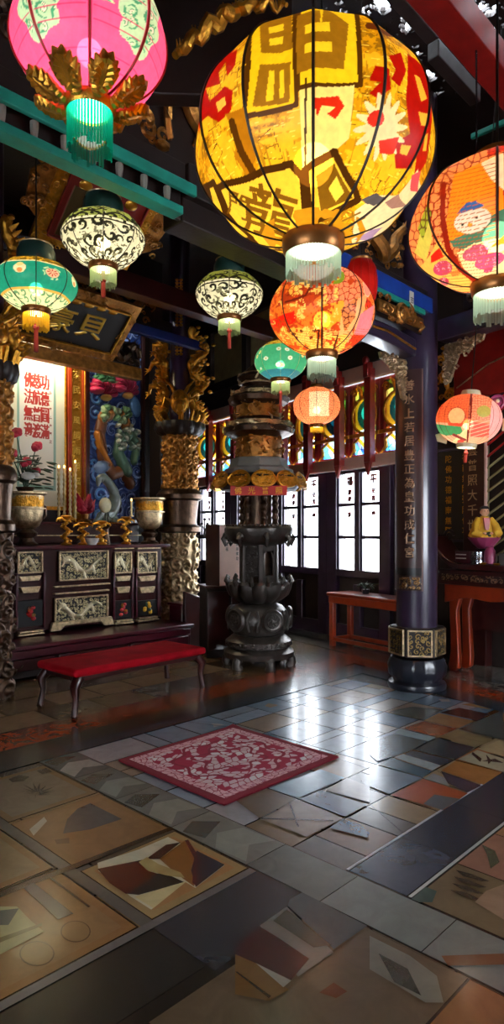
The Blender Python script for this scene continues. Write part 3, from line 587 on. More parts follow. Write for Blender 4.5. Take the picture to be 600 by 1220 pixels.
# gold dragon curling at the top, left of the yellow lantern
t = thing('gold_dragon_carving', 'gold dragon tail carving arching at the top, left of the yellow lantern', 'carving', P(215, 45, 3.6), -.765)
n = 36; pts = [(-.03+.62*i/n, .02*math.sin(i), .30*math.sin(i/n*PI*.62)-.1+.02*math.sin(i*1.3)) for i in range(n+1)]
m = MB(); m.tube(pts, [.012+.03*math.sin(PI*min(1, i/n+.1)) for i in range(n+1)], 9); m.build('body', M['gold'], t)
m = MB()
for i in range(1, n, 1): m.tube([pts[i], (pts[i][0]-.01, -.01, pts[i][2]+.05)], [.014, .002], 5)
m.build('spine_scales', M['gold'], t)
t2 = thing('roof_bracket', 'dark carved roof bracket holding the gold dragon tail, top centre', 'bracket', P(260, 5, 3.9), -.765)
MB().box((0, .06, .3), (.9, .12, 1.7)).build('block', M['dwood'], t2, bevel=.01)
# ================================================================== PURPLE COLUMN
CX, CY, CR = 5.65, 3.21, .195
toc = math.atan2(-CY, -CX)      # direction of the camera seen from the column
t = thing('round_column', 'purple round column with a long lettered board and dark fluted base', 'column', (CX, CY, 0))
MB().lathe([(CR, .55), (CR, 3.5), (CR*.98, 4.2), (CR*.98, CEIL)], 48).build('shaft', M['purple'], t)
m = MB(); m.lathe([(.23, 0), (.27, .0), (.28, .03), (.27, .06), (.23, .08), (.235, .1), (.27, .14), (.28, .22), (.25, .3), (.2, .32)], 64, lob=lambda a, z: (.04*abs(math.cos(a*8))-.02) if .09 < z < .3 else 0); m.build('fluted_base', M['slate'], t)
m = MB()
hexr = .262
a0 = toc+PI/6+.12
pts = [(hexr*math.cos(a0+k*PI/3), hexr*math.sin(a0+k*PI/3)) for k in range(6)]
m.add([(x, y, .32) for x, y in pts]+[(x, y, .6) for x, y in pts], [tuple(range(5, -1, -1)), tuple(range(6, 12))]+[(k, (k+1) % 6, (k+1) % 6+6, k+6) for k in range(6)]); m.build('plinth_block', M['dwood'], t, smooth=False, bevel=.008)
for k in range(6):
    a = a0+k*PI/3+PI/6; ap = hexr*math.cos(PI/6)
    o = relief_panel('gilt_panel', .215, .23, t, .012, .05, 20+k, .45, 'a08450', '1c1210', 60, loc=(ap*math.cos(a), ap*math.sin(a), .46), rot=(0, 0, a+PI/2))
    m = MB()
    for s in (-1, 1): m.box((s*.108, -.01, 0), (.014, .022, .24)); m.box((0, -.01, s*.118), (.225, .022, .014))
    m.build('panel_frame', M['sgold'], o, smooth=False)
# lettered curved board (left half of what the camera sees)
r = CR+.014; aL = toc-1.35; aR = toc+.12; z0, z1 = .95, 3.05   # angle grows clockwise seen from camera? set below
ang = np.linspace(toc-1.35, toc+.28, 70); zz_ = np.linspace(z0, z1, 420); A, Z = np.meshgrid(ang, zz_); w = r*1.63
X = (A-ang[0])/(ang[-1]-ang[0])*w
cv = Cv(X, Z); cv.C[:] = hx('3a2220')
txt = '善水上若居豊正為皇功成仁宮'; gm = None
cx_ = w*.62
for k in range(13): 
    cv.glyph(txt[k], cx_, 2.9-k*.132, .1, 'c09a78', .8, .006, sx=1.0)
cv.put((Z < 1.17) & (Z > 1.1), '0e0a0a'); bx = (Z < 1.08) & (Z > .97) & (X > w*.3) & (X < w*.95); cv.put(bx, 'a07a48', .9); S = scrolls(X, Z, .04, 9); cv.H[bx] = S[bx]*.01; cv.put(bx & (S < .35), '2a1614', 0)
edge = (X < .012) | (X > w-.012); cv.put(edge, '7a5a50')
V = np.stack([(r+cv.H)*np.cos(A), (r+cv.H)*np.sin(A), Z], -1)
o = grid_obj('lettered_board', V, cv, M['rays'], t, back=lambda p: (p[0]*.9, p[1]*.9, p[2]))
BOARD = o
# beams and gilt corner brackets at the column head
t = thing('moon_beam', 'curved purple beam running from the column to the left under a gilt roundel', 'beam', (CX, CY, 3.13))
m = MB(); n = 16; top = [(-.18-1.25*i/n, .2+.03*math.sin(PI*i/n)) for i in range(n+1)]; bot = [(-.18-1.25*i/n, .03+.05*math.sin(PI*i/n)) for i in range(n, -1, -1)]; m.prism(top+bot, -.1, .1); m.build('beam_body', M['purple'], t, bevel=.02)
MB().tube([(-.2, -.1, .1), (-.7, -.11, .16), (-1.3, -.1, .13)], .012, 6).build('gilt_line', M['gold'], t)
t = thing('gilt_roundel', 'gilded curled roundel carving standing on the purple beam', 'carving', (CX-.64, CY-.22, 3.42)); rnd = random.Random(8)
m = MB(); m.tube(spiral((0, 0), .1, .02, 1.6, 40), .022, 7); m.box((0, .01, 0), (.75, .02, .1)); carve_curls(m, .8, .17, rnd, 1.1, .035); m.build('carving', M['dgold'], t); MB().box((0, .04, 0), (.8, .02, .16)).build('backing', M['dwood'], t)
bar('cross_beam', Bp(-2.76, 1.33, 3.42), Bp(1.6, 1.33, 3.42), .2, .2, M['purple'], 'purple cross beam running right from the column under the right lantern')
carved_board('carved_frieze', 'dark carved frieze above the cross beam, behind the cap of the right lantern', Bp(-1.7, 1.33, 3.78), 1.7, .42, 9, 'bronze', RB, r=.05)
def corner_bracket(label, loc, rz, flip):
    t = thing('corner_bracket', label, 'bracket', loc, rz, 'gilt brackets at the column head'); rnd = random.Random(4); m = MB()
    for k in range(46):
        x = rnd.random()**1.2*.42; z = -rnd.random()*(.34*(1-x/.42)**1.3+.05); rr = rnd.uniform(.018, .035)
        m.tube([(flip*(x+rr*math.cos(q)*(1-q/9)), -.02*rnd.random(), z+rr*math.sin(q)*(1-q/9)) for q in [i*.6 for i in range(10)]], .009, 5)
    m.prism([(0, 0), (flip*.44, 0), (flip*.42, -.05), (flip*.16, -.12), (flip*.06, -.36), (0, -.38)], .0, .03); m.build('scrollwork', M['sgold'], t); return t
corner_bracket('gilt scroll bracket on the left of the column head', (CX-.2, CY, 3.14), 0, -1)
corner_bracket('gilt scroll bracket on the right of the column head', Bp(-2.76, 1.33, 3.3), RB, 1)
o = MB().box((0, 0, 0), (.07, .015, .16)).build('small_sign', M['cream'], loc=(CX-.45, CY-.2, 3.6), bevel=.004); tag(o, 'small cream number plate hanging under the blue beam', 'sign')
mm = MB()
for tri in glyph_tris('吉')*.06: mm.add([(p[0], -.009, p[1]) for p in tri], [(0, 1, 2)])
mm.build('lettering', M['black'], o, smooth=False)
# ================================================================== BACK RIGHT WALL
pt0, _ = WB(538, 600)
t = thing('gilt_plaque', 'black plaque with gold characters in a purple frame, right of the column', 'plaque', Bp(pt0, .04, 1.95), RB)
MB().box((0, 0, 0), (.72, .04, 1.05)).build('board', M['black'], t, smooth=False, bevel=.004)
m = MB()
for s in (-1, 1): m.box((s*.37, -.02, 0), (.035, .06, 1.1)); m.box((0, -.02, s*.54), (.76, .06, .035))
m.build('frame', M['purple'], t, bevel=.006)
mm = MB(); TX = '南無阿彌陀佛功德福'
for c in range(3):
    for q in range(8):
        for tri in glyph_tris(TX[(c*4+q) % 9])*.09: mm.add([(p[0]-.24+c*.24, -.025, p[1]+.43-q*.122) for p in tri], [(0, 1, 2)])
mm.build('characters', M['gold'], t, smooth=False)
u0, _ = WB(573, 600)
t = thing('lettered_pillar', 'square dark red pillar with gold characters behind the right fish lantern', 'pillar', Bp(u0, .07, 0), RB)
MB().box((0, 0, 1.7), (.3, .12, 3.4)).build('shaft', M['lacq'], t, bevel=.01); MB().box((.15, -.055, 1.9), (.025, .03, 2.6)).build('pale_edge', M['pink'], t)
mm = MB(); TX = '法雨慈雲普照大千世界福'
for q in range(9):
    for tri in glyph_tris(TX[q])*.13: mm.add([(p[0]-.02, -.065, p[1]+2.95-q*.17) for p in tri], [(0, 1, 2)])
mm.build('characters', M['sgold'], t, smooth=False)
u0, _ = WB(600, 600)
t = thing('lattice_screen', 'green and red diagonal lattice screen at the right edge behind the statue', 'screen', Bp(u0+.07, .1, 1.0), RB)
m = MB()
for k in range(15):
    if k < 10: m.tube([(-.2, -.01, .05+k*.13), (.2, -.01, .3+k*.13)], .014, 5)
m.build('diagonal_slats', M['olive'], t)
m = MB()
for k in range(10, 15): m.tube([(-.2, -.01, .05+k*.13), (.2, -.01, .3+k*.13)], .014, 5)
m.build('diagonal_slats', M['redl'], t)
m = MB(); m.box((-.22, 0, 1.05), (.04, .05, 2.2)); m.box((.22, 0, 1.05), (.04, .05, 2.2)); m.box((0, 0, 0), (.48, .05, .05)); m.build('frame', M['olive'], t, smooth=False, bevel=.005)
MB().box((0, .04, 1.05), (.4, .02, 2.05)).build('backing', M['dwood'], t)
# gilt carved pieces on the back wall above the plaque
for lab, u, v, w, h, sd in (('yellow gilt carved panel behind the top left of the fish lantern', 535, 445, .85, .7, 1), ('gold carved strip above the fish lantern', 565, 445, .3, .95, 2)):
    x, z = WB(u, v); t = thing('gilt_wall_carving', lab, 'carving', Bp(x, .1, z), RB); rnd = random.Random(sd)
    MB().box((0, .03, 0), (w, .05, h)).build('board', M['orange'] if sd == 2 else M['dwood'], t, smooth=False, bevel=.01); m = MB(); carve_curls(m, w*.9, h*.9, rnd, 1.3, .05); m.build('carving', M['gold'], t)
x, z = WB(595, 440); t = thing('hanging_board', 'plain reddish hanging board at the right edge above the fish lantern', 'board', Bp(x, .35, z), RB); MB().prism([(-.35, .25), (-.2, .25), (-.15, .32), (.5, .32), (.5, -.35), (-.35, -.35)], 0, .05).build('board', M['red'], t, bevel=.01)
MB().tube([(-.3, -.01, -.2), (.1, -.01, -.02), (.45, -.01, .05)], .008, 5).build('carved_line', M['sgold'], t)
# ================================================================== RIGHT ALTAR TABLE
TO = .45
pl = Vector((6.55, 3.28, 0)); tl = (pl-Vector((6.5, 0, 0))).dot(EX)
def offof(p): return -(Vector(p)-Vector((6.5, 0, 0))).dot(EY)
of0 = offof(pl)
t = thing('altar_table', 'vermilion side altar table with upturned ends, right of the purple column', 'table', Bp(tl, of0, 0), RB)
L = 3.2; D = .3; TZ = 1.17
m = MB(); prof = []
n = 14
for i in range(n+1): a = i/n; prof.append((-.32+.42*a, TZ+.3*(1-a)**2.2))
top = prof+[(L-.1, TZ), (L+.2, TZ+.1), (L+.3, TZ+.28)]; under = [(L+.3, TZ+.22), (L+.2, TZ+.04), (L-.1, TZ-.07)]+[(x+.02, z-.06-.02*(1-i/n)) for i, (x, z) in reversed(list(enumerate(prof)))]
m.prism(top+under, -.02, D+.04); m.build('tabletop', M['lacq'], t, bevel=.01)
m = MB(); m.tube(spiral((-.3, TZ+.3), .07, .015, 1.3, 22, .0), .018, 7); m.tube(spiral((-.3, TZ+.3), .07, .015, 1.3, 22, D), .018, 7); m.tube([(-.37, y, TZ+.3) for y in (0, D)], .02, 8); m.build('scroll_end', M['slate'], t)
MB().tube([(-.3+.42*i/10, -.03, TZ+.295*(1-i/10)**2.2) for i in range(11)], .007, 5).build('rim_light_edge', M['steel'], t)  # bright strip standing in for window light along the table edge
MB().box((L/2-.05, D/2, TZ-.15), (L+.3, D, .16)).build('apron_board', M['lacq'], t, bevel=.006)
relief_panel('gilt_apron_carving', L+.2, .07, t, .012, .06, 31, .4, 'b09070', '2a1412', 420, 12, loc=(L/2-.05, 0, TZ-.15))
m = MB(); nn = 60; ot = [(-.12+(L+.2)*i/nn, TZ-.23) for i in range(nn+1)]; ob = [(-.12+(L+.2)*i/nn, TZ-.37-.06*(max(0, 1-i/4) if i < 5 else (max(0, (i-nn+4)/4) if i > nn-5 else .15*math.sin(i*.8)))) for i in range(nn, -1, -1)]
m.prism(ot+ob, .0, .03); m.build('apron', M['orange'], t, bevel=.006)
def cableg(x, y):
    m = MB(); pr = [(-.07, .93), (.1, .93), (.075, .8), (.03, .66), (.045, .4), (.06, .14), (.05, .04), (.0, .0), (-.06, .0), (-.075, .06), (-.05, .2), (-.055, .5)]
    m.prism([(x+a, b) for a, b in pr], y-.035, y+.035); return m
for x, y in ((.0, .04), (.0, D-.05), (L, .04), (L, D-.05)): cableg(x, y).build('leg', M['orange'], t, bevel=.012)
m = MB(); m.box((L/2, D-.02, .7), (L, .02, .5)); m.build('back_panel', M['lacq'], t)
TOPZ = TZ+.002
def onT(x, y): return Bp(tl+x, of0-y, TOPZ)
def uT(u, y): return Bp(WB(u, 660, of0-y)[0], of0-y, TOPZ)
t = thing('radio', 'small dark red box radio with pale front slots on the side altar table', 'radio', uT(555, .12), RB)
MB().box((0, 0, .065), (.2, .1, .13)).build('case', M['maroon'], t, bevel=.008); [MB().box((-.02, -.054, z), (.13, .01, .012)).build('slot', M['white'], t) for z in (.055, .095)]; MB().tube([(-.11, -.05, .135), (.11, -.05, .135)], .005, 6).build('handle', M['steel'], t)
o = MB().lathe([(.06, 0), (.068, .003), (.068, .05), (.066, .055), (.068, .06), (.068, .13), (.062, .135), (.055, .13)], 28).build('tin_can', M['steel'], loc=uT(570, .07)); tag(o, 'silver tin can beside the radio on the side altar table', 'can')
t = thing('vase', 'magenta and white jar with a cap, right of the silver can', 'vase', uT(584, .1), 0)
MB().lathe([(.04, 0), (.055, .01), (.06, .08), (.055, .14), (.035, .17), (.04, .185), (.0, .19)], 24).build('body', M['lotus'], t); MB().ell((.035, -.045, .06), (.03, .02, .05)).build('white_motif', M['white'], t)
t = thing('stand_box', 'grey box at the right edge of the side altar table', 'box', uT(604, .12), RB); MB().box((0, 0, .06), (.12, .1, .12)).build('body', M['stone'], t, bevel=.006)
for k, x in enumerate((576, 592)):
    o = MB().lathe([(.025, 0), (.035, .012), (.03, .02), (.0, .018)], 16).build('tealight_dish', M['gold'], loc=uT(x, .02)); tag(o, ['small gold dish before the silver can', 'small gold dish before the magenta jar'][k], 'dish')
# statue on a lotus, on a small stand behind the can
t = thing('incense_stand', 'small dark stand carrying the lotus statue behind the silver can', 'stand', uT(577, .22), RB); MB().box((0, 0, .08), (.16, .1, .16)).build('box', M['dwood'], t, bevel=.006)
t = thing('deity_statue', 'small seated statue in a yellow robe on a purple lotus bowl', 'statue', uT(577, .22)+Vector((0, 0, .16)), -.8)
m = MB(); m.lathe([(.05, 0), (.07, .01), (.11, .05), (.15, .1), (.16, .12), (.12, .12), (.0, .11)], 48, lob=lambda a, z: .07*abs(math.sin(a*6))); m.build('lotus', M['lotus'], t)
m = MB(); m.lathe([(.13, .11), (.125, .15), (.09, .2), (.075, .27), (.065, .32), (.035, .35), (.0, .355)], 28, sc=(1, .8))
for s in (-1, 1): m.tube([(s*.06, 0, .32), (s*.105, -.03, .25), (s*.12, -.07, .17), (s*.06, -.1, .15)], [.035, .04, .05, .03], 10); m.tube([(s*.1, -.01, .2), (s*.165, -.02, .13)], [.05, .02], 8)
m.build('robe', M['yellow'], t)
m = MB(); m.prism([(-.035, .33), (.035, .33), (.02, .2), (-.02, .2)], -.085, -.05); m.build('red_vest', M['redl'], t)
m = MB(); m.ell((0, -.015, .395), (.042, .044, .052)); m.ell((0, -.06, .39), (.008, .01, .012), 8, 6); m.ell((.043, -.01, .39), (.008, .012, .018), 8, 6); m.ell((-.043, -.01, .39), (.008, .012, .018), 8, 6); m.tube([(0, 0, .33), (0, 0, .36)], .02, 8)
for s in (-1, 1): m.ell((s*.035, -.11, .165), (.022, .02, .014), 8, 6)
m.build('head', M['skin'], t)
m = MB(); m.lathe([(.05, .425), (.045, .44), (.03, .455), (.0, .46)], 18, (0, -.01, 0)); m.build('cap', M['hair'], t)
m = MB(); [m.ell((s*.016, -.056, .402), (.005, .003, .004), 6, 4) for s in (-1, 1)]; m.build('eye', M['black'], t)
m = MB(); [m.ell((.02*math.cos(k*1.1), -.1+.01*math.sin(k), .14+.006*k), (.02, .012, .012), 6, 5) for k in range(6)]; m.build('leaves', M['leafg'], t)
# ================================================================== RED BENCH RIGHT
bt0 = -5.2; t = thing('red_bench', 'long red wooden bench below the right windows', 'bench', Bp(bt0, .62, 0), RB)
m = MB(); m.box((.65, .18, .69), (1.36, .42, .045)); m.build('seat', M['orange'], t, bevel=.01)
for i, (x, y) in enumerate(((.04, .02), (1.26, .02), (.04, .34), (1.26, .34))): MB().box((x, y, .335), (.075, .06, .67)).build('leg', M['orange'], t, bevel=.008)
m = MB(); m.box((.65, .0, .62), (1.3, .03, .09)); m.box((.65, .36, .62), (1.3, .03, .09)); m.box((.0, .18, .62), (.03, .36, .09)); m.build('apron', M['orange'], t, bevel=.005)
for y in (.02, .34): MB().box((.65, y, .1), (1.2, .04, .05)).build('stretcher', M['orange'], t, bevel=.005)
MB().box((.04, .18, .1), (.04, .3, .05)).build('stretcher', M['orange'], t, bevel=.005)
t = thing('potted_plant', 'small green spiky plant on the red bench', 'plant', Bp(-4.75, .4, .713), RB); rnd = random.Random(2); m = MB()
for k in range(26):
    a = rnd.uniform(0, 6.3); r_ = rnd.uniform(.08, .2); m.tube([(0, 0, .06), (r_*.5*math.cos(a), r_*.5*math.sin(a), .13), (r_*math.cos(a), r_*math.sin(a), rnd.uniform(.05, .16))], [.008, .007, .001], 5)
m.build('leaves', M['leafg'], t); MB().lathe([(.04, 0), (.055, .06), (.05, .06), (.0, .05)], 18).build('pot', M['slate'], t)
# ================================================================== BRONZE PAGODA BURNER
bc = P(308, 800, 7.35); bc.z = 0
t = thing('incense_burner', 'tall bronze pagoda incense burner in the middle of the hall', 'incense burner', bc)
k_ = 104.8; bz = lambda v: H0+(635-v)/k_; br = lambda p: p/k_
rz = math.atan2(-bc.y, -bc.x)
tb = thing  # noqa
MB().lathe([(br(34), .10), (br(41), .11), (br(42), .17), (br(38), .2), (br(36), .22), (br(39), .24), (br(39), .29), (br(34), .33), (br(30), .36)], 56, lob=lambda a, z: .015*math.cos(a*12) if z < .2 else 0).build('base_tier', M['iron'], t)
for k in range(6):
    a = rz+.35+k*PI/3; m = MB(); x, y = br(37)*math.cos(a), br(37)*math.sin(a); m.tube([(x*.9, y*.9, .17), (x*1.02, y*1.02, .1), (x*1.08, y*1.08, .05), (x*1.0, y*1.0, .0)], [.06, .055, .05, .06], 10); m.ell((x*1.08, y*1.08, .09), .04, 10, 8); m.build('foot', M['iron'], t)
V_, U_ = np.meshgrid(np.linspace(0, 1, 8), np.linspace(0, 1, 300))
def ringband(name, r, z, h, parent, mat, sd, nx=300, ny=14, sp=.05, dep=.02, gold=None, taper=0):
    X, Y = uv(nx, ny, 2*PI*r, h); S = scrolls(X, Y, sp, sd); cv = Cv(X, Y); rr = r+S*dep+taper*Y/h; a = X/r
    V = np.stack([rr*np.cos(a), rr*np.sin(a), z+Y], -1); return grid_obj(name, V, None, mat, parent)
ringband('carved_band', br(38.5), .235, .06, t, M['iron'], 3)
MB().lathe([(br(20), .34), (br(30), .37), (br(34.5), .45), (br(36), .53), (br(34), .62), (br(28), .68), (br(20), .71), (br(19), .73)], 56).build('bulbous_pot', M['iron'], t)
for k in range(5):
    a = rz+.45+k*2*PI/5; o = thing if False else None; m = MB(); m.lathe([(.0, .03), (.08, .028), (.1, .03), (.115, .04), (.125, .03), (.13, 0)], 30)
    m.tube([(.075*math.cos(q*.4), .075*math.sin(q*.4), .035) for q in range(17)], .008, 5)
    for q in range(8): m.tube([(.02*math.cos(q*PI/4), .02*math.sin(q*PI/4), .035), (.05*math.cos(q*PI/4+.4), .05*math.sin(q*PI/4+.4), .045), (.068*math.cos(q*PI/4+.8), .068*math.sin(q*PI/4+.8), .035)], .008, 5)
    o = m.build('medallion', M['iron'] if k else M['iron'], t, loc=(br(35)*math.cos(a), br(35)*math.sin(a), .54)); o.rotation_euler = (0, PI/2, a)
    for s in (-1, 1): m = MB(); m.tube([((br(36.3))*math.cos(a+s*.5), (br(36.3))*math.sin(a+s*.5), .42), (br(37)*math.cos(a+s*.42), br(37)*math.sin(a+s*.42), .55), (br(34)*math.cos(a+s*.5), br(34)*math.sin(a+s*.5), .64)], .012, 6); m.build('raised_line', M['iron'], t)
def lobes(n, amp, sharp=1): return lambda a, z: amp*(abs(math.sin(a*n/2))**sharp-.5)
MB().lathe([(br(19), .7), (br(26), .74), (br(34), .8), (br(37), .87), (br(38), .93), (br(36), .96), (br(30), .95), (br(24), .93)], 96, lob=lobes(12, .1)).build('lotus_dish', M['iron'], t)
m = MB()
for k in range(12):
    a = k*PI/6; x, y = br(37)*math.cos(a), br(37)*math.sin(a); m.tube([(x, y, .93), (x*1.08, y*1.08, .97), (x*1.04, y*1.04, 1.01), (x*.96, y*.96, .99)], [.03, .03, .022, .01], 7)
m.build('dish_curls', M['iron'], t)
for k in range(6):      # open cage: posts and grille
    a = rz+.1+k*PI/3; MB().box((0, 0, 1.17), (.05, .05, .46)).build('cage_post', M['iron'], t, loc=(br(22)*math.cos(a), br(22)*math.sin(a), 0), rz=a, bevel=.006)
    a2 = a+PI/6; o = None; m = MB(); R2 = br(22)*math.cos(PI/6); w2 = br(22)*.5
    m.prism([(-w2, .95), (w2, .95), (w2, 1.4), (-w2, 1.4)], -.004, .004) if k % 2 else None
    n = 14; op = [(w2*.55*math.cos(PI*q/n), 1.22+.08*math.sin(PI*q/n)) for q in range(n+1)]+[(-w2*.55, 1.02), (w2*.55, 1.02)]
    if not (k % 2): m.tube([(x, 0, z) for x, z in op], .012, 5); m.box((0, 0, 1.35), (w2*2, .02, .1)); m.box((0, 0, .98), (w2*2, .02, .06)); m.box((-w2*.8, 0, 1.17), (w2*.4, .02, .4)); m.box((w2*.8, 0, 1.17), (w2*.4, .02, .4))
    else:
        carve_curls(m, w2*1.8, .4, random.Random(k), 1.2, .02, Matrix.Translation((0, -.01, 1.17)))
    o = m.build('cage_grille', M['iron'], t, loc=(R2*math.cos(a2), R2*math.sin(a2), 0), rz=a2+PI/2)
MB().lathe([(br(14), .93), (br(15), 1.42)], 16).build('cage_core', M['bronze'], t)
MB().lathe([(br(20), 1.36), (br(30), 1.38), (br(37), 1.43), (br(41), 1.5), (br(41), 1.55), (br(38), 1.58), (br(20), 1.6)], 96, lob=lobes(8, .05)).build('lower_roof', M['iron'], t)
m = MB()
for k in range(48): a = k*2*PI/48; m.ell((br(38)*math.cos(a), br(38)*math.sin(a), 1.585), .014, 8, 6)
m.build('bead_ring', M['bronze'], t)
for k in range(8):
    m = MB(); a = k*PI/4+.2; x, y = math.cos(a), math.sin(a); m.tube([(br(38)*x, br(38)*y, 1.5), (br(43)*x, br(43)*y, 1.43), (br(40)*x, br(40)*y, 1.36), (br(36)*x, br(36)*y, 1.4)], [.035, .03, .02, .01], 7); m.ell((br(39)*x, br(39)*y, 1.47), .045, 10, 8)
    m.build('roof_curl', M['iron'], t)
for k in range(6):
    a = rz+.3+k*PI/3; m = MB(); x, y = br(20)*math.cos(a), br(20)*math.sin(a); m.tube([(x, y, 1.58+i*.02) for i in range(20)], [.035+.008*math.sin(i*1.7) for i in range(20)], 9); m.build('dragon_column', M['bronze'], t)
MB().lathe([(br(16), 1.58), (br(16), 1.98)], 16).build('inner_drum', M['bronze'], t)
# gold petal ring
MB().lathe([(br(20), 1.95), (br(44), 1.98), (br(48), 2.02), (br(54), 2.12), (br(50), 2.15), (br(30), 2.15)], 16).build('petal_tray', M['dwood'], t, smooth=False)
for k in range(12):
    a = rz+k*PI/6+.1; m = MB(); nw = 10
    pts = [(.13*math.cos(q*2*PI/20)*(1-.15*math.sin(q*2*PI/20)), .095*math.sin(q*2*PI/20)) for q in range(20)]
    m.prism(pts, -.005, .02); carve_curls(m, .2, .14, random.Random(k), 2.2, .014, y=-.008, outline=lambda x, z: (x/.12)**2+(z/.085)**2 < 1)
    m.tube([(x, -.008, z) for x, z in pts]+[(pts[0][0], -.008, pts[0][1])], .009, 5)
    o = m.build('gilt_petal', M['gold'], t, loc=(br(53)*math.cos(a), br(53)*math.sin(a), 2.08)); o.rotation_euler = (-.35, 0, a+PI/2)
x = Vector((math.cos(rz), math.sin(rz), 0)); cl = MB().box((0, 0, 0), (.6, .012, .1)).build('red_label', M['redl'], t, loc=(br(51)*x.x, br(51)*x.y, 1.95), rz=rz+PI/2)
mm = MB()
for q, ch in enumerate('佛光普照'):
    for tri in glyph_tris(ch)*.075: mm.add([(p[0]-.22+q*.145, -.009, p[1]) for p in tri], [(0, 1, 2)])
mm.build('label_lettering', M['gold'], cl, smooth=False)
MB().lathe([(br(40), 2.13), (br(42), 2.16), (br(41), 2.22), (br(36), 2.24), (br(34), 2.3), (br(33), 2.34), (br(18), 2.36)], 8).build('octagonal_slab', M['stone'], t, smooth=False, bevel=.008)
MB().lathe([(br(27), 2.34), (br(27), 2.62)], 12).build('upper_drum', M['dgold'], t); 
rnd = random.Random(9)
def tierband(z, r, h, n, mat, nm):
    m = MB(); m.lathe([(r*.9, z), (r*.995, z), (r*.995, z+h), (r*.9, z+h)], 48)
    for k in range(n):
        a = k*2*PI/n; T = Matrix.Translation((r*math.cos(a), r*math.sin(a), z+h/2)) @ Matrix.Rotation(a+PI/2, 4, 'Z'); carve_curls(m, 2*PI*r/n*1.1, h, rnd, 1.1, .03, T)
    m.build(nm, M[mat], t)
tierband(2.36, br(27), .24, 10, 'dgold', 'gilt_tier')
MB().lathe([(br(24), 2.56), (br(40), 2.62), (br(42), 2.67), (br(34), 2.72), (br(24), 2.8)], 48, lob=lobes(10, .06)).build('tier_roof', M['bronze'], t); tierband(2.62, br(39), .12, 14, 'sgold', 'gilt_tier')
MB().lathe([(br(24), 2.76), (br(25), 2.95)], 24).build('upper_drum', M['dgold'], t); tierband(2.8, br(27), .14, 9, 'dgold', 'gilt_tier')
MB().lathe([(br(20), 2.9), (br(34), 2.97), (br(36), 3.02), (br(26), 3.08), (br(16), 3.16)], 48, lob=lobes(10, .07)).build('tier_roof', M['bronze'], t); tierband(2.97, br(31), .12, 12, 'sgold', 'gilt_tier')
MB().lathe([(br(15), 3.12), (br(22), 3.2), (br(26), 3.25), (br(18), 3.32), (br(6), 3.42), (br(3), 3.5), (.0, 3.6)], 40, lob=lobes(8, .06)).build('finial', M['bronze'], t); tierband(3.18, br(22), .12, 9, 'sgold', 'gilt_tier')
# ================================================================== CABINET + BOX BEHIND THE BURNER
c0 = P(268, 700, 8.0); c0.z = 0
t = thing('dark_cabinet', 'dark cabinet behind the bronze burner carrying a pale box', 'cabinet', c0, -.5)
MB().box((0, 0, .42), (.56, .4, .84)).build('body', M['dwood'], t, bevel=.01); MB().box((0, 0, .85), (.6, .44, .025)).build('top', M['lacq'], t, bevel=.005)
for s in (-1, 1): o = MB().box((s*.145, -.232, .45), (.27, .02, .7)).build('door', M['lacq'], t, bevel=.008); MB().ell((s*.02, -.25, .5), .012, 8, 6).build('knob', M['brass'], o)
t = thing('donation_box', 'pale pink box with black vertical writing standing on the dark cabinet', 'box', (c0.x, c0.y, .864), .1)
MB().box((0, 0, .37), (.46, .22, .74)).build('body', M['pink'], t, bevel=.006)
MB().box((-.233, 0, .37), (.01, .22, .74)).build('dark_side', M['lacq'], t, bevel=.003)
mm = MB()
for c, (xo, txt) in enumerate(((-.1, '功德無量福'), (.1, '隨緣樂助'))):
    for q, ch in enumerate(txt):
        for tri in glyph_tris(ch)*.05: mm.add([(p[0]+xo, -.113, p[1]+(.68 if c == 0 else .5)-q*.06) for p in tri], [(0, 1, 2)])
mm.build('lettering', M['black'], t, smooth=False)
o = MB().prism([(-.05, 0), (.05, .02), (.06, .12), (-.06, .1)], 0, .01).build('yellow_paper', M['paper'], loc=P(272, 706, 8.25)+Vector((-.27, -.12, -.05)), rz=-.5); tag(o, 'yellow paper slip stuck on the cabinet below the pale box', 'paper')
o = MB().lathe([(.1, 0), (.12, .05), (.11, .3), (.08, .4), (.05, .42), (0, .42)], 16, sc=(1, .5)).build('blue_bag', M['bcloth'], loc=(c0.x-.1+.35, c0.y-.38, 0)); tag(o, 'blue cloth bag at the foot of the dark cabinet', 'bag')
t = thing('metal_tree_stand', 'small dark branching metal stand in front of the left windows', 'stand', (c0.x+.05, c0.y+.1, 1.606), -.4) if False else None
m = MB(); m.lathe([(.09, 0), (.1, .015), (.03, .03), (.02, .1)], 16)
for s in (-1, 0, 1): m.tube([(0, 0, .08), (s*.06, 0, .16), (s*.14, 0, .2), (s*.16, 0, .12)] if s else [(0, 0, .08), (0, 0, .3)], .012, 6); m.ell((s*.1, 0, .22+.08*(s == 0)), (.05, .02, .02), 8, 6)
o = m.build('branching_stand', M['iron'], loc=Bp(-8.9, .35, 1.45), rz=RB); tag(o, 'dark branching metal stand on a shelf before the left windows', 'stand')
o = MB().box((0, 0, 0), (.9, .3, .05)).build('shelf', M['dwood'], loc=Bp(-8.9, .3, 1.424), rz=RB, bevel=.006); tag(o, 'dark wooden shelf below the left windows behind the pale box', 'shelf')
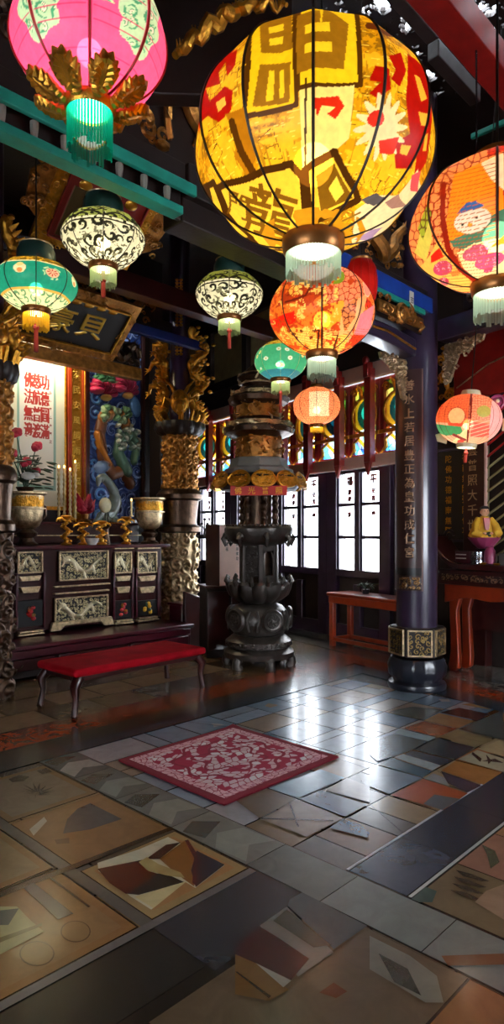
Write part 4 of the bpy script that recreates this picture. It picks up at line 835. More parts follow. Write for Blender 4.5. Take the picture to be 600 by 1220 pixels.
# ================================================================== LEFT ALTAR
def px(u, v, Y=6.75): p = WY(u, v, Y); return p.x, p.z
PY = 6.15; PT = .36
t = thing('altar_platform', 'low dark red lacquered altar table running along the left shrine', 'table', (1.6, PY, 0))
PW = 5.35-1.6
MB().box((PW/2, .7, PT-.02), (PW, 1.4, .045)).build('tabletop', M['maroon'], t, bevel=.012)
MB().box((PW/2-.02, .04, PT-.09), (PW-.06, .05, .08)).build('frieze', M['maroon'], t, bevel=.008)
for i in range(4):
    x0 = .05+i*(PW-.1)/4; o = MB().box((x0+(PW-.1)/8, .05, PT-.2), ((PW-.1)/4-.04, .05, .12)).build('drawer', M['maroon'], t, bevel=.01); MB().tube([(x0+(PW-.1)/8-.07, .02, PT-.19), (x0+(PW-.1)/8-.04, .0, PT-.22), (x0+(PW-.1)/8+.04, .0, PT-.22), (x0+(PW-.1)/8+.07, .02, PT-.19)], .006, 6).build('handle', M['bronze'], o)
MB().box((PW/2, .7, .08), (PW-.1, 1.25, .12)).build('plinth', M['dwood'], t, bevel=.01)
for x in (.06, PW-.08):
    for y in (.08, 1.3): MB().box((x, y, .18), (.1, .1, .36), taper=1.0).build('leg', M['maroon'], t, bevel=.015)
t = thing('red_side_cabinet', 'low dark red cabinet with a sloping arm at the right end of the altar', 'cabinet', (5.38, 6.36, 0))
m = MB(); m.prism([(0, 0), (.46, 0), (.46, .62), (.38, .64), (.2, .68), (0, .75)], 0, .06); m.build('arm_panel', M['lacq'], t, bevel=.012)
MB().box((.23, .2, .28), (.46, .26, .56)).build('body', M['maroon'], t, bevel=.012); MB().box((.23, .21, .57), (.48, .3, .03)).build('top', M['maroon'], t, bevel=.006)
# cabinet with gilt panels
AY = 6.75
t = thing('altar_cabinet', 'tall dark altar cabinet with gilt dragon panels on the left platform', 'cabinet', (0, AY, 0))
x0, x1 = 3.05, 5.34; ZT = 1.35
MB().box(((x0+x1)/2, .42, (PT+ZT)/2+.01), (x1-x0-.06, .8, ZT-PT-.06)).build('body', M['lacq'], t, bevel=.008)
MB().box(((x0+x1)/2, .4, ZT-.015), (x1-x0+.1, .95, .045)).build('top', M['maroon'], t, bevel=.012)
def dragon_motif(w, h, col='d8c89c', sd=0, n=1):
    def f(cv):
        for q in range(n):
            c0 = w*(q+.5)/n; L = w/n; pts = [(c0-L*.38+L*.76*i/16, h*.5+h*.24*math.sin(i/16*PI*2.2+sd)) for i in range(17)]
            cv.line(pts, h*.11, 'f0e4c0', 1, .022, w2=h*.06); hxp = pts[0]; cv.ell(hxp[0]+h*.05, hxp[1], h*.16, h*.12, 'f0e4c0', 0, 1, .026)
            for s in (-1, 1): cv.line([(hxp[0], hxp[1]), (hxp[0]-h*.12, hxp[1]+s*h*.2)], h*.03, 'f0e4c0', 1, .02)
            for i in (4, 8, 12): cv.line([pts[i], (pts[i][0]+h*.1, pts[i][1]-h*.28)], h*.05, 'f0e4c0', 1, .018)
    return f
def gframe(parent, cx, cz, w, h, tk=.018, dy=-.03, mat='sgold'):
    m = MB()
    for s in (-1, 1): m.box((cx+s*w/2, dy, cz), (tk, .03, h+tk)); m.box((cx, dy, cz+s*h/2), (w+tk, .03, tk))
    m.build('frame', M[mat], parent, smooth=False, bevel=.004)
def gp(name, ua, ub, va, vb, sd, sp=.05, frame=True, motif=True, nd=1, nx=130):
    xa, za = px(ua, va); xb, _ = px(ub, va); uc = (ua+ub)/2; zt = px(uc, va)[1]; zb = px(uc, vb)[1]; w = xb-xa; h = zt-zb; cx = (xa+xb)/2; cz = (zt+zb)/2
    o = relief_panel(name, w, h, t, .02, sp, sd, .4, 'd8c898', '0c0707', nx, motif=dragon_motif(w, h, sd=sd, n=nd) if motif else None, loc=(cx, -.005, cz))
    if frame: gframe(o, 0, 0, w, h)
    return o
gp('gilt_panel', 69, 126, 657, 690, 1, .045, nx=170); gp('gilt_panel', 64, 126, 711, 742, 2, .04, nd=1, nx=170)
piers = [(20, 48), (135, 154), (162, 184)]
for i, (a, b) in enumerate(piers):
    gp('gilt_panel', a, b, 658, 682, 5+i, .04, True, True, nx=80)
    xa, _ = px(a, 690); xb, _ = px(b, 690); cx = (xa+xb)/2; w = xb-xa; uc = (a+b)/2
    for va, vb, k in ((686, 692, 1), (699, 706, .9)):
        m = MB(); zt, zb = px(uc, va)[1], px(uc, vb)[1]; m.prism([(cx-w*.48*k, zt), (cx+w*.48*k, zt), (cx+w*.36*k, zb), (cx-w*.36*k, zb)], -.05, .01); m.build('gilt_tier', M['sgold'], t, bevel=.004)
    zt, zb = px(uc, 716)[1], max(PT+.09, px(uc, 745)[1])
    MB().box((cx, -.01, (zt+zb)/2), (w*1.1, .05, zt-zb+.02)).build('niche_board', M['black'], t, bevel=.006)
    m = MB(); rnd = random.Random(i)
    for k in range(7): m.ell((cx+rnd.uniform(-.05, .05), -.045, (zt+zb)/2-.06+.02*k), (.03, .014, .022), 8, 6)
    o = m.build('niche_flower', M['redl'] if i < 2 else M['yellow'], t)
    m = MB(); m.ell((cx+.03, -.05, (zt+zb)/2-.02), (.03, .012, .02), 8, 6); m.ell((cx-.02, -.05, (zt+zb)/2+.05), (.02, .012, .03), 8, 6); m.build('niche_leaf', M['fr_yel'] if i < 2 else M['leafg'], t)
    for k, zq in enumerate((PT+.055, PT+.025)): 
        MB().box((cx, -.04, zq), (w*(1+.12*k), .06, .022)).build('gilt_step', M['sgold'], t, bevel=.004)
    for s in (-1, 1): MB().box((cx+s*w*.58, -.03, .75), (.025, .05, .62)).build('pilaster', M['maroon'], t, bevel=.005)
for (a, b, v) in ((66, 128, 653), (62, 128, 697), (62, 127, 705), (18, 50, 653), (133, 156, 653), (160, 187, 653)):
    xa, _ = px(a, v); xb, _ = px(b, v); z = px((a+b)/2, v)[1]; MB().box(((xa+xb)/2, -.04, z), (xb-xa, .05, .018)).build('gilt_rail', M['sgold'], t, bevel=.003)
xa, z = px(60, 750); z = PT+.075; xb, _ = px(130, 750); m = MB(); m.prism([(xa, z+.05), (xb, z+.05), (xb+.03, z-.05), (xb-.1, z-.05), (xb-.16, z+.01), (xa+.16, z+.01), (xa+.1, z-.05), (xa-.03, z-.05)], -.06, -.02); m.build('bracket_foot', M['sgold'], t, bevel=.004)
# back shelf tier
t = thing('altar_back_shelf', 'dark red raised shelf at the back of the altar, behind the candles', 'shelf', (2.95, 7.3, 1.37))
MB().box((1.2, .3, .12), (2.4, .55, .24)).build('body', M['lacq'], t, bevel=.008); MB().box((1.2, .28, .25), (2.46, .62, .03)).build('top', M['maroon'], t, bevel=.006)
MB().box((1.2, -.03, .1), (2.4, .03, .012)).build('pale_rail', M['sgold'], t)
# things on the altar
ZA = 1.352
def at(u, Y=7.0): p = WY(u, 640, Y); return Vector((p.x, Y, ZA))
def censer(label, u, w, Y=7.05, h=.62):
    t = thing('bronze_censer', label, 'censer', at(u, Y)); r = w
    MB().lathe([(r*.62, 0), (r*.66, .02), (r*.45, .05), (r*.4, .09), (r*.58, .12), (r*.62, .15), (r*.35, .19), (r*.5, .2)], 40, lob=lobes(8, .06)).build('foot', M['bronze'], t)
    MB().lathe([(r*.4, .19), (r*.72, .23), (r*.9, .3), (r*.95, .38), (r*.97, .42), (r*1.12, .425), (r*1.12, .44), (r*.96, .445), (r*.95, .5), (r*.98, .58), (r*1.18, .6), (r*1.18, .62), (r*.9, .62), (r*.85, .5), (r*.0, .48)], 48).build('bowl', M['sgold'], t)
    X, Y2 = uv(240, 16, 2*PI*r*.97, .12); S = scrolls(X, Y2, .05, 4); a = X/(r*.97); rr = r*.955+S*.012; V = np.stack([rr*np.cos(a), rr*np.sin(a), .45+Y2], -1); grid_obj('relief_band', V, None, M['gold'], t)
    for s in (-1, 1): MB().tube([(s*r*.95, 0, .3), (s*r*1.25, 0, .35), (s*r*1.22, 0, .46), (s*r*.97, 0, .48)], .014, 7).build('handle', M['bronze'], t)
    return t
censer('large silvery bronze censer on the left of the altar under the red flowers', 32, .19)
censer('silvery bronze censer at the right end of the altar beside the dragon column', 178, .185)
t = thing('flower_vase', 'tall bronze flower vase with red blossoms in front of the scroll', 'flower vase', at(30, 7.42)+Vector((0, 0, .283)))
MB().lathe([(.08, 0), (.1, .02), (.06, .06), (.12, .18), (.13, .28), (.08, .36), (.11, .42), (.09, .42), (.0, .38)], 32).build('vase', M['bronze'], t)
rnd = random.Random(6); m = MB()
for k in range(60):
    a = rnd.uniform(0, 6.3); e = rnd.uniform(.1, .32); z = rnd.uniform(.42, .8); m.ell((e*math.cos(a), e*math.sin(a)*.5, z), (.07, .03, .012), 6, 4, Matrix.Rotation(rnd.uniform(-.3, .3), 4, 'Y'))
for k in range(9): a = rnd.uniform(0, 6.3); m.tube([(0, 0, .38), (.08*math.cos(a), .04*math.sin(a), .6), (.2*math.cos(a), .1*math.sin(a), .8)], .006, 5)
m.build('leaves', M['leafg'], t)
for k, (x, z) in enumerate(((-.14, 1.06), (.12, .92), (-.02, .72), (.1, .6), (-.2, .8))):
    m = MB(); 
    for q in range(9): a = q*.7; m.ell((x+.035*math.cos(a), -.06+.02*math.sin(a), z+.03*math.sin(a*1.3)), (.04, .03, .038), 8, 6)
    m.build('blossom', M['petal'], t); MB().tube([(0, 0, .4), (x*.6, -.03, z*.8), (x, -.05, z)], .006, 5).build('stem', M['leafg'], t)
m = MB(); m.ell((-.02, -.12, .55), (.09, .04, .05)); m.ell((.08, -.12, .57), (.05, .03, .03)); m.build('white_blossom', M['white'], t)
def dragonstick(label, u, Y=6.9, h=.36, name='candlestick', cat='candlestick'):
    t = thing(name, label, cat, at(u, Y)); m = MB(); m.lathe([(.06, 0), (.065, .02), (.03, .04), (.025, .07)], 20)
    pts = [(.028*math.cos(i*.7), .028*math.sin(i*.7), .05+h*.8*i/20) for i in range(21)]; m.tube(pts, [.03-.012*i/20 for i in range(21)], 8)
    for i in range(0, 20, 2): m.ell((pts[i][0]*2, pts[i][1]*2, pts[i][2]), (.022, .022, .016), 7, 5)
    m.build('dragon_stem', M['gold'], t); MB().lathe([(.02, h*.84), (.05, h*.9), (.07, h*.96), (.05, h), (.02, h)], 20).build('cup', M['gold'], t)
    for s in (-1, 1): MB().tube([(0, 0, h*.8), (s*.07, -.01, h*.9), (s*.12, 0, h*.86), (s*.13, 0, h*.78)], [.015, .016, .012, .006], 7).build('curl', M['gold'], t)
    return t
dragonstick('gold dragon candlestick below the four tall candles', 79); dragonstick('gold dragon candlestick at the right, below the small lit candle', 150)
dragonstick('twin gold figure stand left of the white bowl', 99, 6.9, .28, 'gold_figure', 'figure'); dragonstick('thin gold figure stand right behind the white bowl', 121, 6.85, .3, 'gold_figure', 'figure')
o = MB().box((0, 0, 0), (.5, .04, .02)).build('candle_tray', M['brass'], loc=at(134, 6.98)+Vector((0, 0, .275)), bevel=.004); tag(o, 'narrow gold tray bridging the gold stands under the crane', 'tray')
CL = ['leftmost of the four tall twisted candles with lit tips', 'second from left of the four tall twisted candles', 'third from left of the four tall twisted candles, a shorter one', 'rightmost and tallest of the four tall twisted candles']
for k, (u, v0) in enumerate(((70, 556), (76.6, 556), (83.4, 559), (89.5, 550))):
    b = at(u, 7.35+(k % 2)*.03); b.z = 1.637; top = WY(u, v0, b.y).z-b.z
    t = thing('tall_candle', CL[k], 'candle', b, group='four tall candles'); m = MB(); m.lathe([(.03, 0), (.034, .02), (.02, .04)], 14); m.build('holder', M['brass'], t)
    n = 60; m = MB(); m.lathe([((.017+.004*math.sin(i*1.1)) if i > 4 else .017, .03+(top-.05)*i/n) for i in range(n+1)], 14); m.build('candle', M['candle'], t); MB().ell((0, 0, top), (.011, .011, .02), 8, 6).build('lit_tip', M['flame'], t)
b = at(150, 7.02); t = thing('small_candle', 'single short cream candle with a lit tip beside the crane', 'candle', b+Vector((0, -.12, .36))); MB().lathe([(.03, 0), (.03, .012), (.012, .02), (.012, .2)], 12).build('candle', M['candle'], t); MB().ell((0, 0, .215), (.01, .01, .018), 8, 6).build('lit_tip', M['flame'], t)
o = MB().lathe([(.045, 0), (.05, .01), (.075, .05), (.085, .085), (.08, .085), (.065, .05), (.0, .02)], 28).build('white_bowl', M['white'], loc=at(109.5, 6.74)); tag(o, 'small white bowl at the front edge of the altar', 'bowl')
# crane figure with a pearl
t = thing('crane_figure', 'grey green long necked crane figure curling round a pearl', 'figurine', at(125, 7.1)+Vector((0, 0, .3)))
MB().lathe([(.07, -.3), (.06, -.25), (.04, -.1), (.12, .0)], 20).build('pedestal', M['bronze'], t)
m = MB(); pts = [(-.02, -.02, .08), (.1, 0, .12), (.16, 0, .24), (.14, 0, .38), (.05, 0, .5), (-.03, 0, .56), (-.09, 0, .53), (-.11, -.01, .44)]; sm = []
for i in range(len(pts)-1):
    for q in range(4): f_ = q/4; sm.append(tuple(pts[i][k]*(1-f_)+pts[i+1][k]*f_ for k in range(3)))
sm.append(pts[-1]); n = len(sm); m.tube(sm, [.085-.02*i/n if i < n*.35 else (.075-.03*(i/n) if i < n*.8 else .052-.045*(i/n-.8)/.2) for i in range(n)], 12); m.build('neck_and_head', M['crane'], t)
m = MB(); rnd = random.Random(3)
for k in range(18): a = -PI*.1+k*PI*1.2/17; m.tube([(.02, 0, .08), (.1*math.cos(a+PI), -.05, .06+.03*math.sin(k)), (.2*math.cos(a+PI), -.07*math.sin(a)-.05, -.02)], [.05, .035, .008], 7)
m.ell((.03, 0, .07), (.14, .09, .08)); m.build('wing_feathers', M['crane'], t); MB().ell((-.05, -.08, .2), (.085, .06, .1)).build('pearl', M['pearl'], t)
m = MB()
for s in (-1, 1): m.ell((-.085, s*.03, .54), .01, 8, 6)
m.build('eye', M['black'], t)
t = thing('cloth_lotus', 'pink red cloth lotus flower to the left of the crane', 'flower', at(101, 7.42)+Vector((0, 0, .283)))
m = MB()
for k in range(14): a = k*.45; m.tube([(0, 0, .1), (.09*math.cos(a), .05*math.sin(a)-.02, .16+.04*(k % 3)), (.15*math.cos(a), .08*math.sin(a), .24+.07*(k % 3))], [.03, .055, .006], 8, flat=.5)
m.build('petals', M['petal'], t); MB().lathe([(.08, 0), (.09, .02), (.04, .05), (.05, .12)], 16).build('stand', M['dgold'], t)
# ---- scroll panel, lamp, gilt board, mural (shrine back wall y = 8)
YW = 7.98
def wy(u, v, Y=YW): p = WY(u, v, Y); return p.x, p.z
xa, z0 = wy(8, 600); xb, z1 = wy(73, 415); z0 = 1.85; w = xb-xa; h = z1-z0
X, Y = uv(170, 300, w, h); cv = Cv(X, Y); cv.C[:] = hx('f0ead0'); fx, fy = X/w, Y/h
cv.put((fx > .13) & (fx < .84) & (fy > .1) & (fy < .93), '8fb0a0'); cv.put((fx > .17) & (fx < .79) & (fy > .13) & (fy < .88), 'f4efe4')
txt = ['佛法無邊', '慈航普渡', '功德圓滿']
for c in range(3):
    for q in range(4): [cv.glyph(txt[c][q], w*(.33+.15*c)+ox, h*(.757-.1*q), h*.092, 'b02a20', sx=.6) for ox in (-.006, 0, .006)]
for q in range(7): cv.glyph('壬辰年孟春吉立'[q], w*.735, h*(.7-.05*q), .05*w, '903028')
t = thing('calligraphy_scroll', 'lit cream scroll with three columns of red characters in the left shrine', 'scroll', (xa+w/2, YW-.06, z0))
V = np.stack([X-w/2, X*0-.02, Y], -1); grid_obj('scroll_sheet', V, cv, M['art'], t, back=lambda p: (p[0], .01, p[2]))
m = MB(); 
for s in (-1, 1): m.box((s*(w/2+.012), -.01, h/2), (.024, .06, h+.06)); 
m.box((0, -.01, -.02), (w+.048, .06, .05)); m.build('frame', M['gold'], t, smooth=False, bevel=.006)
t = thing('picture_lamp', 'bright strip lamp glowing at the top of the red lettered scroll', 'lamp', (xa+w/2, YW-.3, z1-.02))
MB().tube([(-w*.45, 0, 0), (w*.45, 0, 0)], .022, 10).build('lamp_tube', M['tube'], t); MB().box((0, .0, .05), (w, .1, .03)).build('housing', M['dgold'], t, bevel=.006)
la = light('scroll_light', 'AREA', 22, (1, .88, .62), (0, -.03, -.04), t, w*.9, sy=.08); la.rotation_euler = (.45, 0, 0)
xa2, _ = wy(81, 500); xb2, _ = wy(93, 500); w2 = xb2-xa2; zc0, zc1 = 1.63, 4.0
t = thing('gilt_board', 'tall gilt lettered board between red strips, right of the scroll', 'board', ((xa2+xb2)/2, YW-.06, zc0)); hh = zc1-zc0
X, Y = uv(60, 420, w2, hh); cv = Cv(X, Y); cv.C[:] = hx('b8862c'); cv.M[:] = 1; S = scrolls(X, Y, .05, 12); cv.H = .008*S
for q in range(11): cv.glyph('國泰民安風調雨順福祿'[q % 10], w2/2, hh*(.95-.088*q), w2*.7, 'f0c860', 1, .02)
V = np.stack([X-w2/2, -.02-cv.H, Y], -1); grid_obj('gilt_face', V, cv, M['carve'], t, back=lambda p: (p[0], .01, p[2]))
m = MB(); [m.box((s*(w2/2+.035), -.02, hh/2), (.06, .08, hh)) for s in (-1, 1)]; m.build('red_strip', M['orange'], t, smooth=False, bevel=.008)
MB().tube([(w2/2+.03, -.065, 0), (w2/2+.03, -.065, hh)], .008, 6).build('gilt_line', M['gold'], t)
# mural
xa, _ = wy(103, 500); xb, _ = wy(165, 500); z0, z1 = 1.7, 4.75; w = xb-xa; h = z1-z0; nx, ny = 220, 460
X, Y = uv(nx, ny, w, h); cv = Cv(X, Y); cv.C[:] = hx('24407c'); fx = X/w; 
def py(v): return (wy(130, v)[1]-z0)
def pxm(u): return (u-94)/72*w
S = scrolls(X, Y, .22, 3, 1.8); cv.put((S > .5) & (S < .68), '8fa8d8'); cv.H = S*.05; cv.put((Y > py(470)) & (X > pxm(110)) & (S > .72), '10204c')
cv.put((Y < py(470)) & (X < pxm(115)) & (S > .55), '4c80b8')
dr = [(pxm(112), py(500)), (pxm(108), py(520)), (pxm(112), py(545)), (pxm(125), py(565)), (pxm(140), py(560)), (pxm(150), py(575))]
cv.line(dr, .09, '6c3c1c', 0, .09); cv.line([(pxm(104), py(520)), (pxm(108), py(535)), (pxm(118), py(552))], .05, 'b8701c', 0, .1); cv.line([(pxm(112), py(500)), (pxm(125), py(492)), (pxm(140), py(495)), (pxm(144), py(505))], .09, 'a06428', 0, .1)
cv.line([(pxm(145), py(560)), (pxm(133), py(540)), (pxm(135), py(525)), (pxm(150), py(515)), (pxm(160), py(525)), (pxm(155), py(548))], .1, '4a6a54', 0, .1, w2=.06)
R2 = random.Random(5)
for k in range(26): cv.ell(pxm(R2.uniform(132, 162)), py(R2.uniform(505, 535)), .05, .035, 'c8c8b8' if k % 3 else '7a9080', R2.uniform(0, 3), 0, .1)
for k in range(14): cv.ell(pxm(R2.uniform(110, 150)), py(R2.uniform(486, 500)), .07, .05, '6c9a6c' if k % 2 else 'a8c090', R2.uniform(0, 3), 0, .11)
for (cx, cy) in ((113, 467), (143, 460)):
    for k in range(9): a = k*PI/8; cv.ell(pxm(cx)+.13*math.cos(a), py(cy)+.1*math.sin(a)-.03, .12, .055, 'a81c40' if k % 2 else 'd03058', a, 0, .1+.01*k)
    cv.ell(pxm(cx+3), py(cy+9), .08, .05, 'e8b050', 0, 0, .14)
for k in range(8): cv.ell(pxm(R2.uniform(104, 122)), py(R2.uniform(448, 456)), .09, .04, '5c9a6a', R2.uniform(-.5, .5), 0, .08)
cv.ell(pxm(158), py(480), .1, .16, '5c8cc0', .3, 0, .06); cv.ell(pxm(110), py(558), .12, .09, '8098b8', .3, 0, .06)
cv.H[[0, -1], :] = 0; cv.H[:, [0, -1]] = 0
t = thing('dragon_mural', 'painted relief of a dragon with red peonies on blue waves, in the left shrine', 'relief', ((xa+xb)/2, YW-.02, z0))
V = np.stack([X-w/2, -.02-cv.H, Y], -1); grid_obj('relief_sheet', V, cv, M['art'], t, back=lambda p: (p[0], .02, p[2]))
m = MB(); [m.box((s*(w/2+.03), -.02, h/2), (.06, .1, h+.1)) for s in (-1, 1)]; m.box((0, -.02, -.03), (w+.1, .1, .06)); m.build('frame', M['lacq'], t, smooth=False, bevel=.01)
ml = light('shrine_light', 'AREA', 6, (.95, .95, 1), (5.2, 7.2, 4.55), None, .8, sy=.1); ml.rotation_euler = (.6, 0, 0)
# shrine posts
t = thing('shrine_post', 'dark square post between the dragon mural and the dragon column', 'post', (6.1, 7.75, 0)); MB().box((0, 0, 2.3), (.28, .28, 4.6)).build('shaft', M['dwood'], t, bevel=.015)
m = MB()
for q in range(5):
    for tri in glyph_tris('福德正神宮'[q])*.13: m.add([(p[0]+.05, -.145, p[1]+2.7-q*.2) for p in tri], [(0, 1, 2)])
m.build('pale_characters', M['cream'], t, smooth=False)
# ---- plaque with two gold characters
def plaque(name, label, A, B, dY, dz, txt, csz, frame='dgold', face='0e0806', faceCol=None, sd=1, vertical=False, fw=.12):
    A = Vector(A); B = Vector(B); w = (B-A).length; h = math.hypot(dY, dz); tilt = math.atan2(-dY, dz)
    t = thing(name, label, 'plaque', (A+B)/2); t.rotation_euler = (math.atan2(-dY, dz), 0, math.atan2(B.y-A.y, B.x-A.x))
    X, Y = uv(200, int(200*h/w), w, h); cv = Cv(X, Y); cv.C[:] = hx(face)
    if vertical:
        for q, ch in enumerate(txt): cv.glyph(ch, w*(.28+.26*q), h*.62, csz, 'd8a840', 1, .02)
        for q in range(3): cv.ell(w*(.2+.3*q), h*.85, .07, .05, 'c89030', 0, 1, .02); cv.ell(w*(.2+.3*q), h*.15, .07, .05, 'c89030', 0, 1, .02)
        cv.put((X > w*.08) & (X < w*.3) & (Y > h*.05) & (Y < h*.8), '5a4a2c', .7, .02); cv.put((X > w*.42) & (X < w*.6) & (Y > h*.05) & (Y < h*.8), '5a4a2c', .7, .02)
    else:
        for q, ch in enumerate(txt): cv.glyph(ch, w*(.40+.30*q), h*.5, csz, 'e8bc48', 1, .018, sx=1.1)
        for q in range(9): cv.ell(w*.1, h*(.15+.08*q), .05, .02, 'c89030', .3, 1, .012)
        for q in range(5): cv.ell(w*(.35+.12*q), h*.93, .06, .025, 'c89030', .1, 1, .012)
    V = np.stack([X-w/2, -.02-cv.H, Y], -1); grid_obj('board', V, cv, M['rays'], t, back=lambda p: (p[0], .04, p[2]))
    rnd = random.Random(sd); m = MB()
    for (cx, cz, ww, hh) in ((-w/2-fw/2, h/2, fw, h+2*fw), (w/2+fw/2, h/2, fw, h+2*fw), (0, -fw/2, w, fw), (0, h+fw/2, w, fw)):
        m.box((cx, .02, cz), (ww, .05, hh)); carve_curls(m, ww*.9, hh*.95, rnd, .9, .025, Matrix.Translation((cx, -.02, cz)))
    m.build('carved_frame', M[frame], t)
    m = MB()
    for s in (-1, 1): m.box((s*(w/2+.005), -.035, h/2), (.015, .03, h)); m.box((0, -.035, h/2+s*h/2), (w, .03, .015))
    m.build('red_bead' if vertical else 'gilt_bead', M['red'] if vertical else M['gold'], t, smooth=False); return t
plaque('name_plaque', 'black name plaque with two big gold characters, tilted forward over the shrine', (3.28, 6.95, 3.78), (4.62, 6.95, 3.78), -.45, .38, '豪貝', .32, sd=2)
t = plaque('upper_tablet', 'red tablet in a gold carved frame, tilted forward high behind the white lantern', (3.14, 5.8, 4.42), (4.0, 5.8, 4.42), -.5, .44, '', .2, 'gold', '7a1810', sd=5, vertical=True, fw=.13)
rnd = random.Random(3)
for s in (-1, 1):
    m = MB(); m.prism([(s*.56, .1), (s*.72, .2), (s*.78, .5), (s*.66, .62), (s*.56, .66)], -.0, .02); carve_curls(m, .2, .5, rnd, 1, .035, Matrix.Translation((s*.66, -.02, .4))); m.build('gilt_wing', M['dgold'], t)
bar('tablet_beam', (1.5, 5.95, 4.25), (6.6, 5.95, 4.25), .18, .22, M['lacq'], 'dark red beam carrying the red tablet')
bar('shrine_beam', (1.5, 7.1, 3.62), (5.2, 7.1, 3.62), .12, .16, M['dgold'], 'gilt lambrequin beam below the name plaque')
bar('shrine_beam', (1.5, 7.2, 4.35), (6.2, 7.2, 4.35), .2, .2, M['dwood'], 'dark beam behind the name plaque'); bar('shrine_beam', (4.6, 6.9, 4.15), (6.2, 6.9, 4.15), .1, .12, M['dblue'], 'short dark blue beam between the plaque and the dragon column')
BL = ['leftmost small gilt boss on the lambrequin beam', 'second gilt boss on the lambrequin beam', 'third gilt boss on the lambrequin beam', 'fourth gilt boss on the lambrequin beam', 'fifth gilt boss on the lambrequin beam', 'rightmost gilt boss on the lambrequin beam']
carved_board('carved_frieze', 'dim gilt frieze between the plaque and the dragon column', (4.85, 7.09, 4.5), 1.2, .4, 12, 'dgold', r=.04)
carved_board('carved_frieze', 'dim gilt frieze hanging right of the plaque above the mural', (4.9, 7.08, 3.87), .6, .3, 13, 'bronze', r=.04)
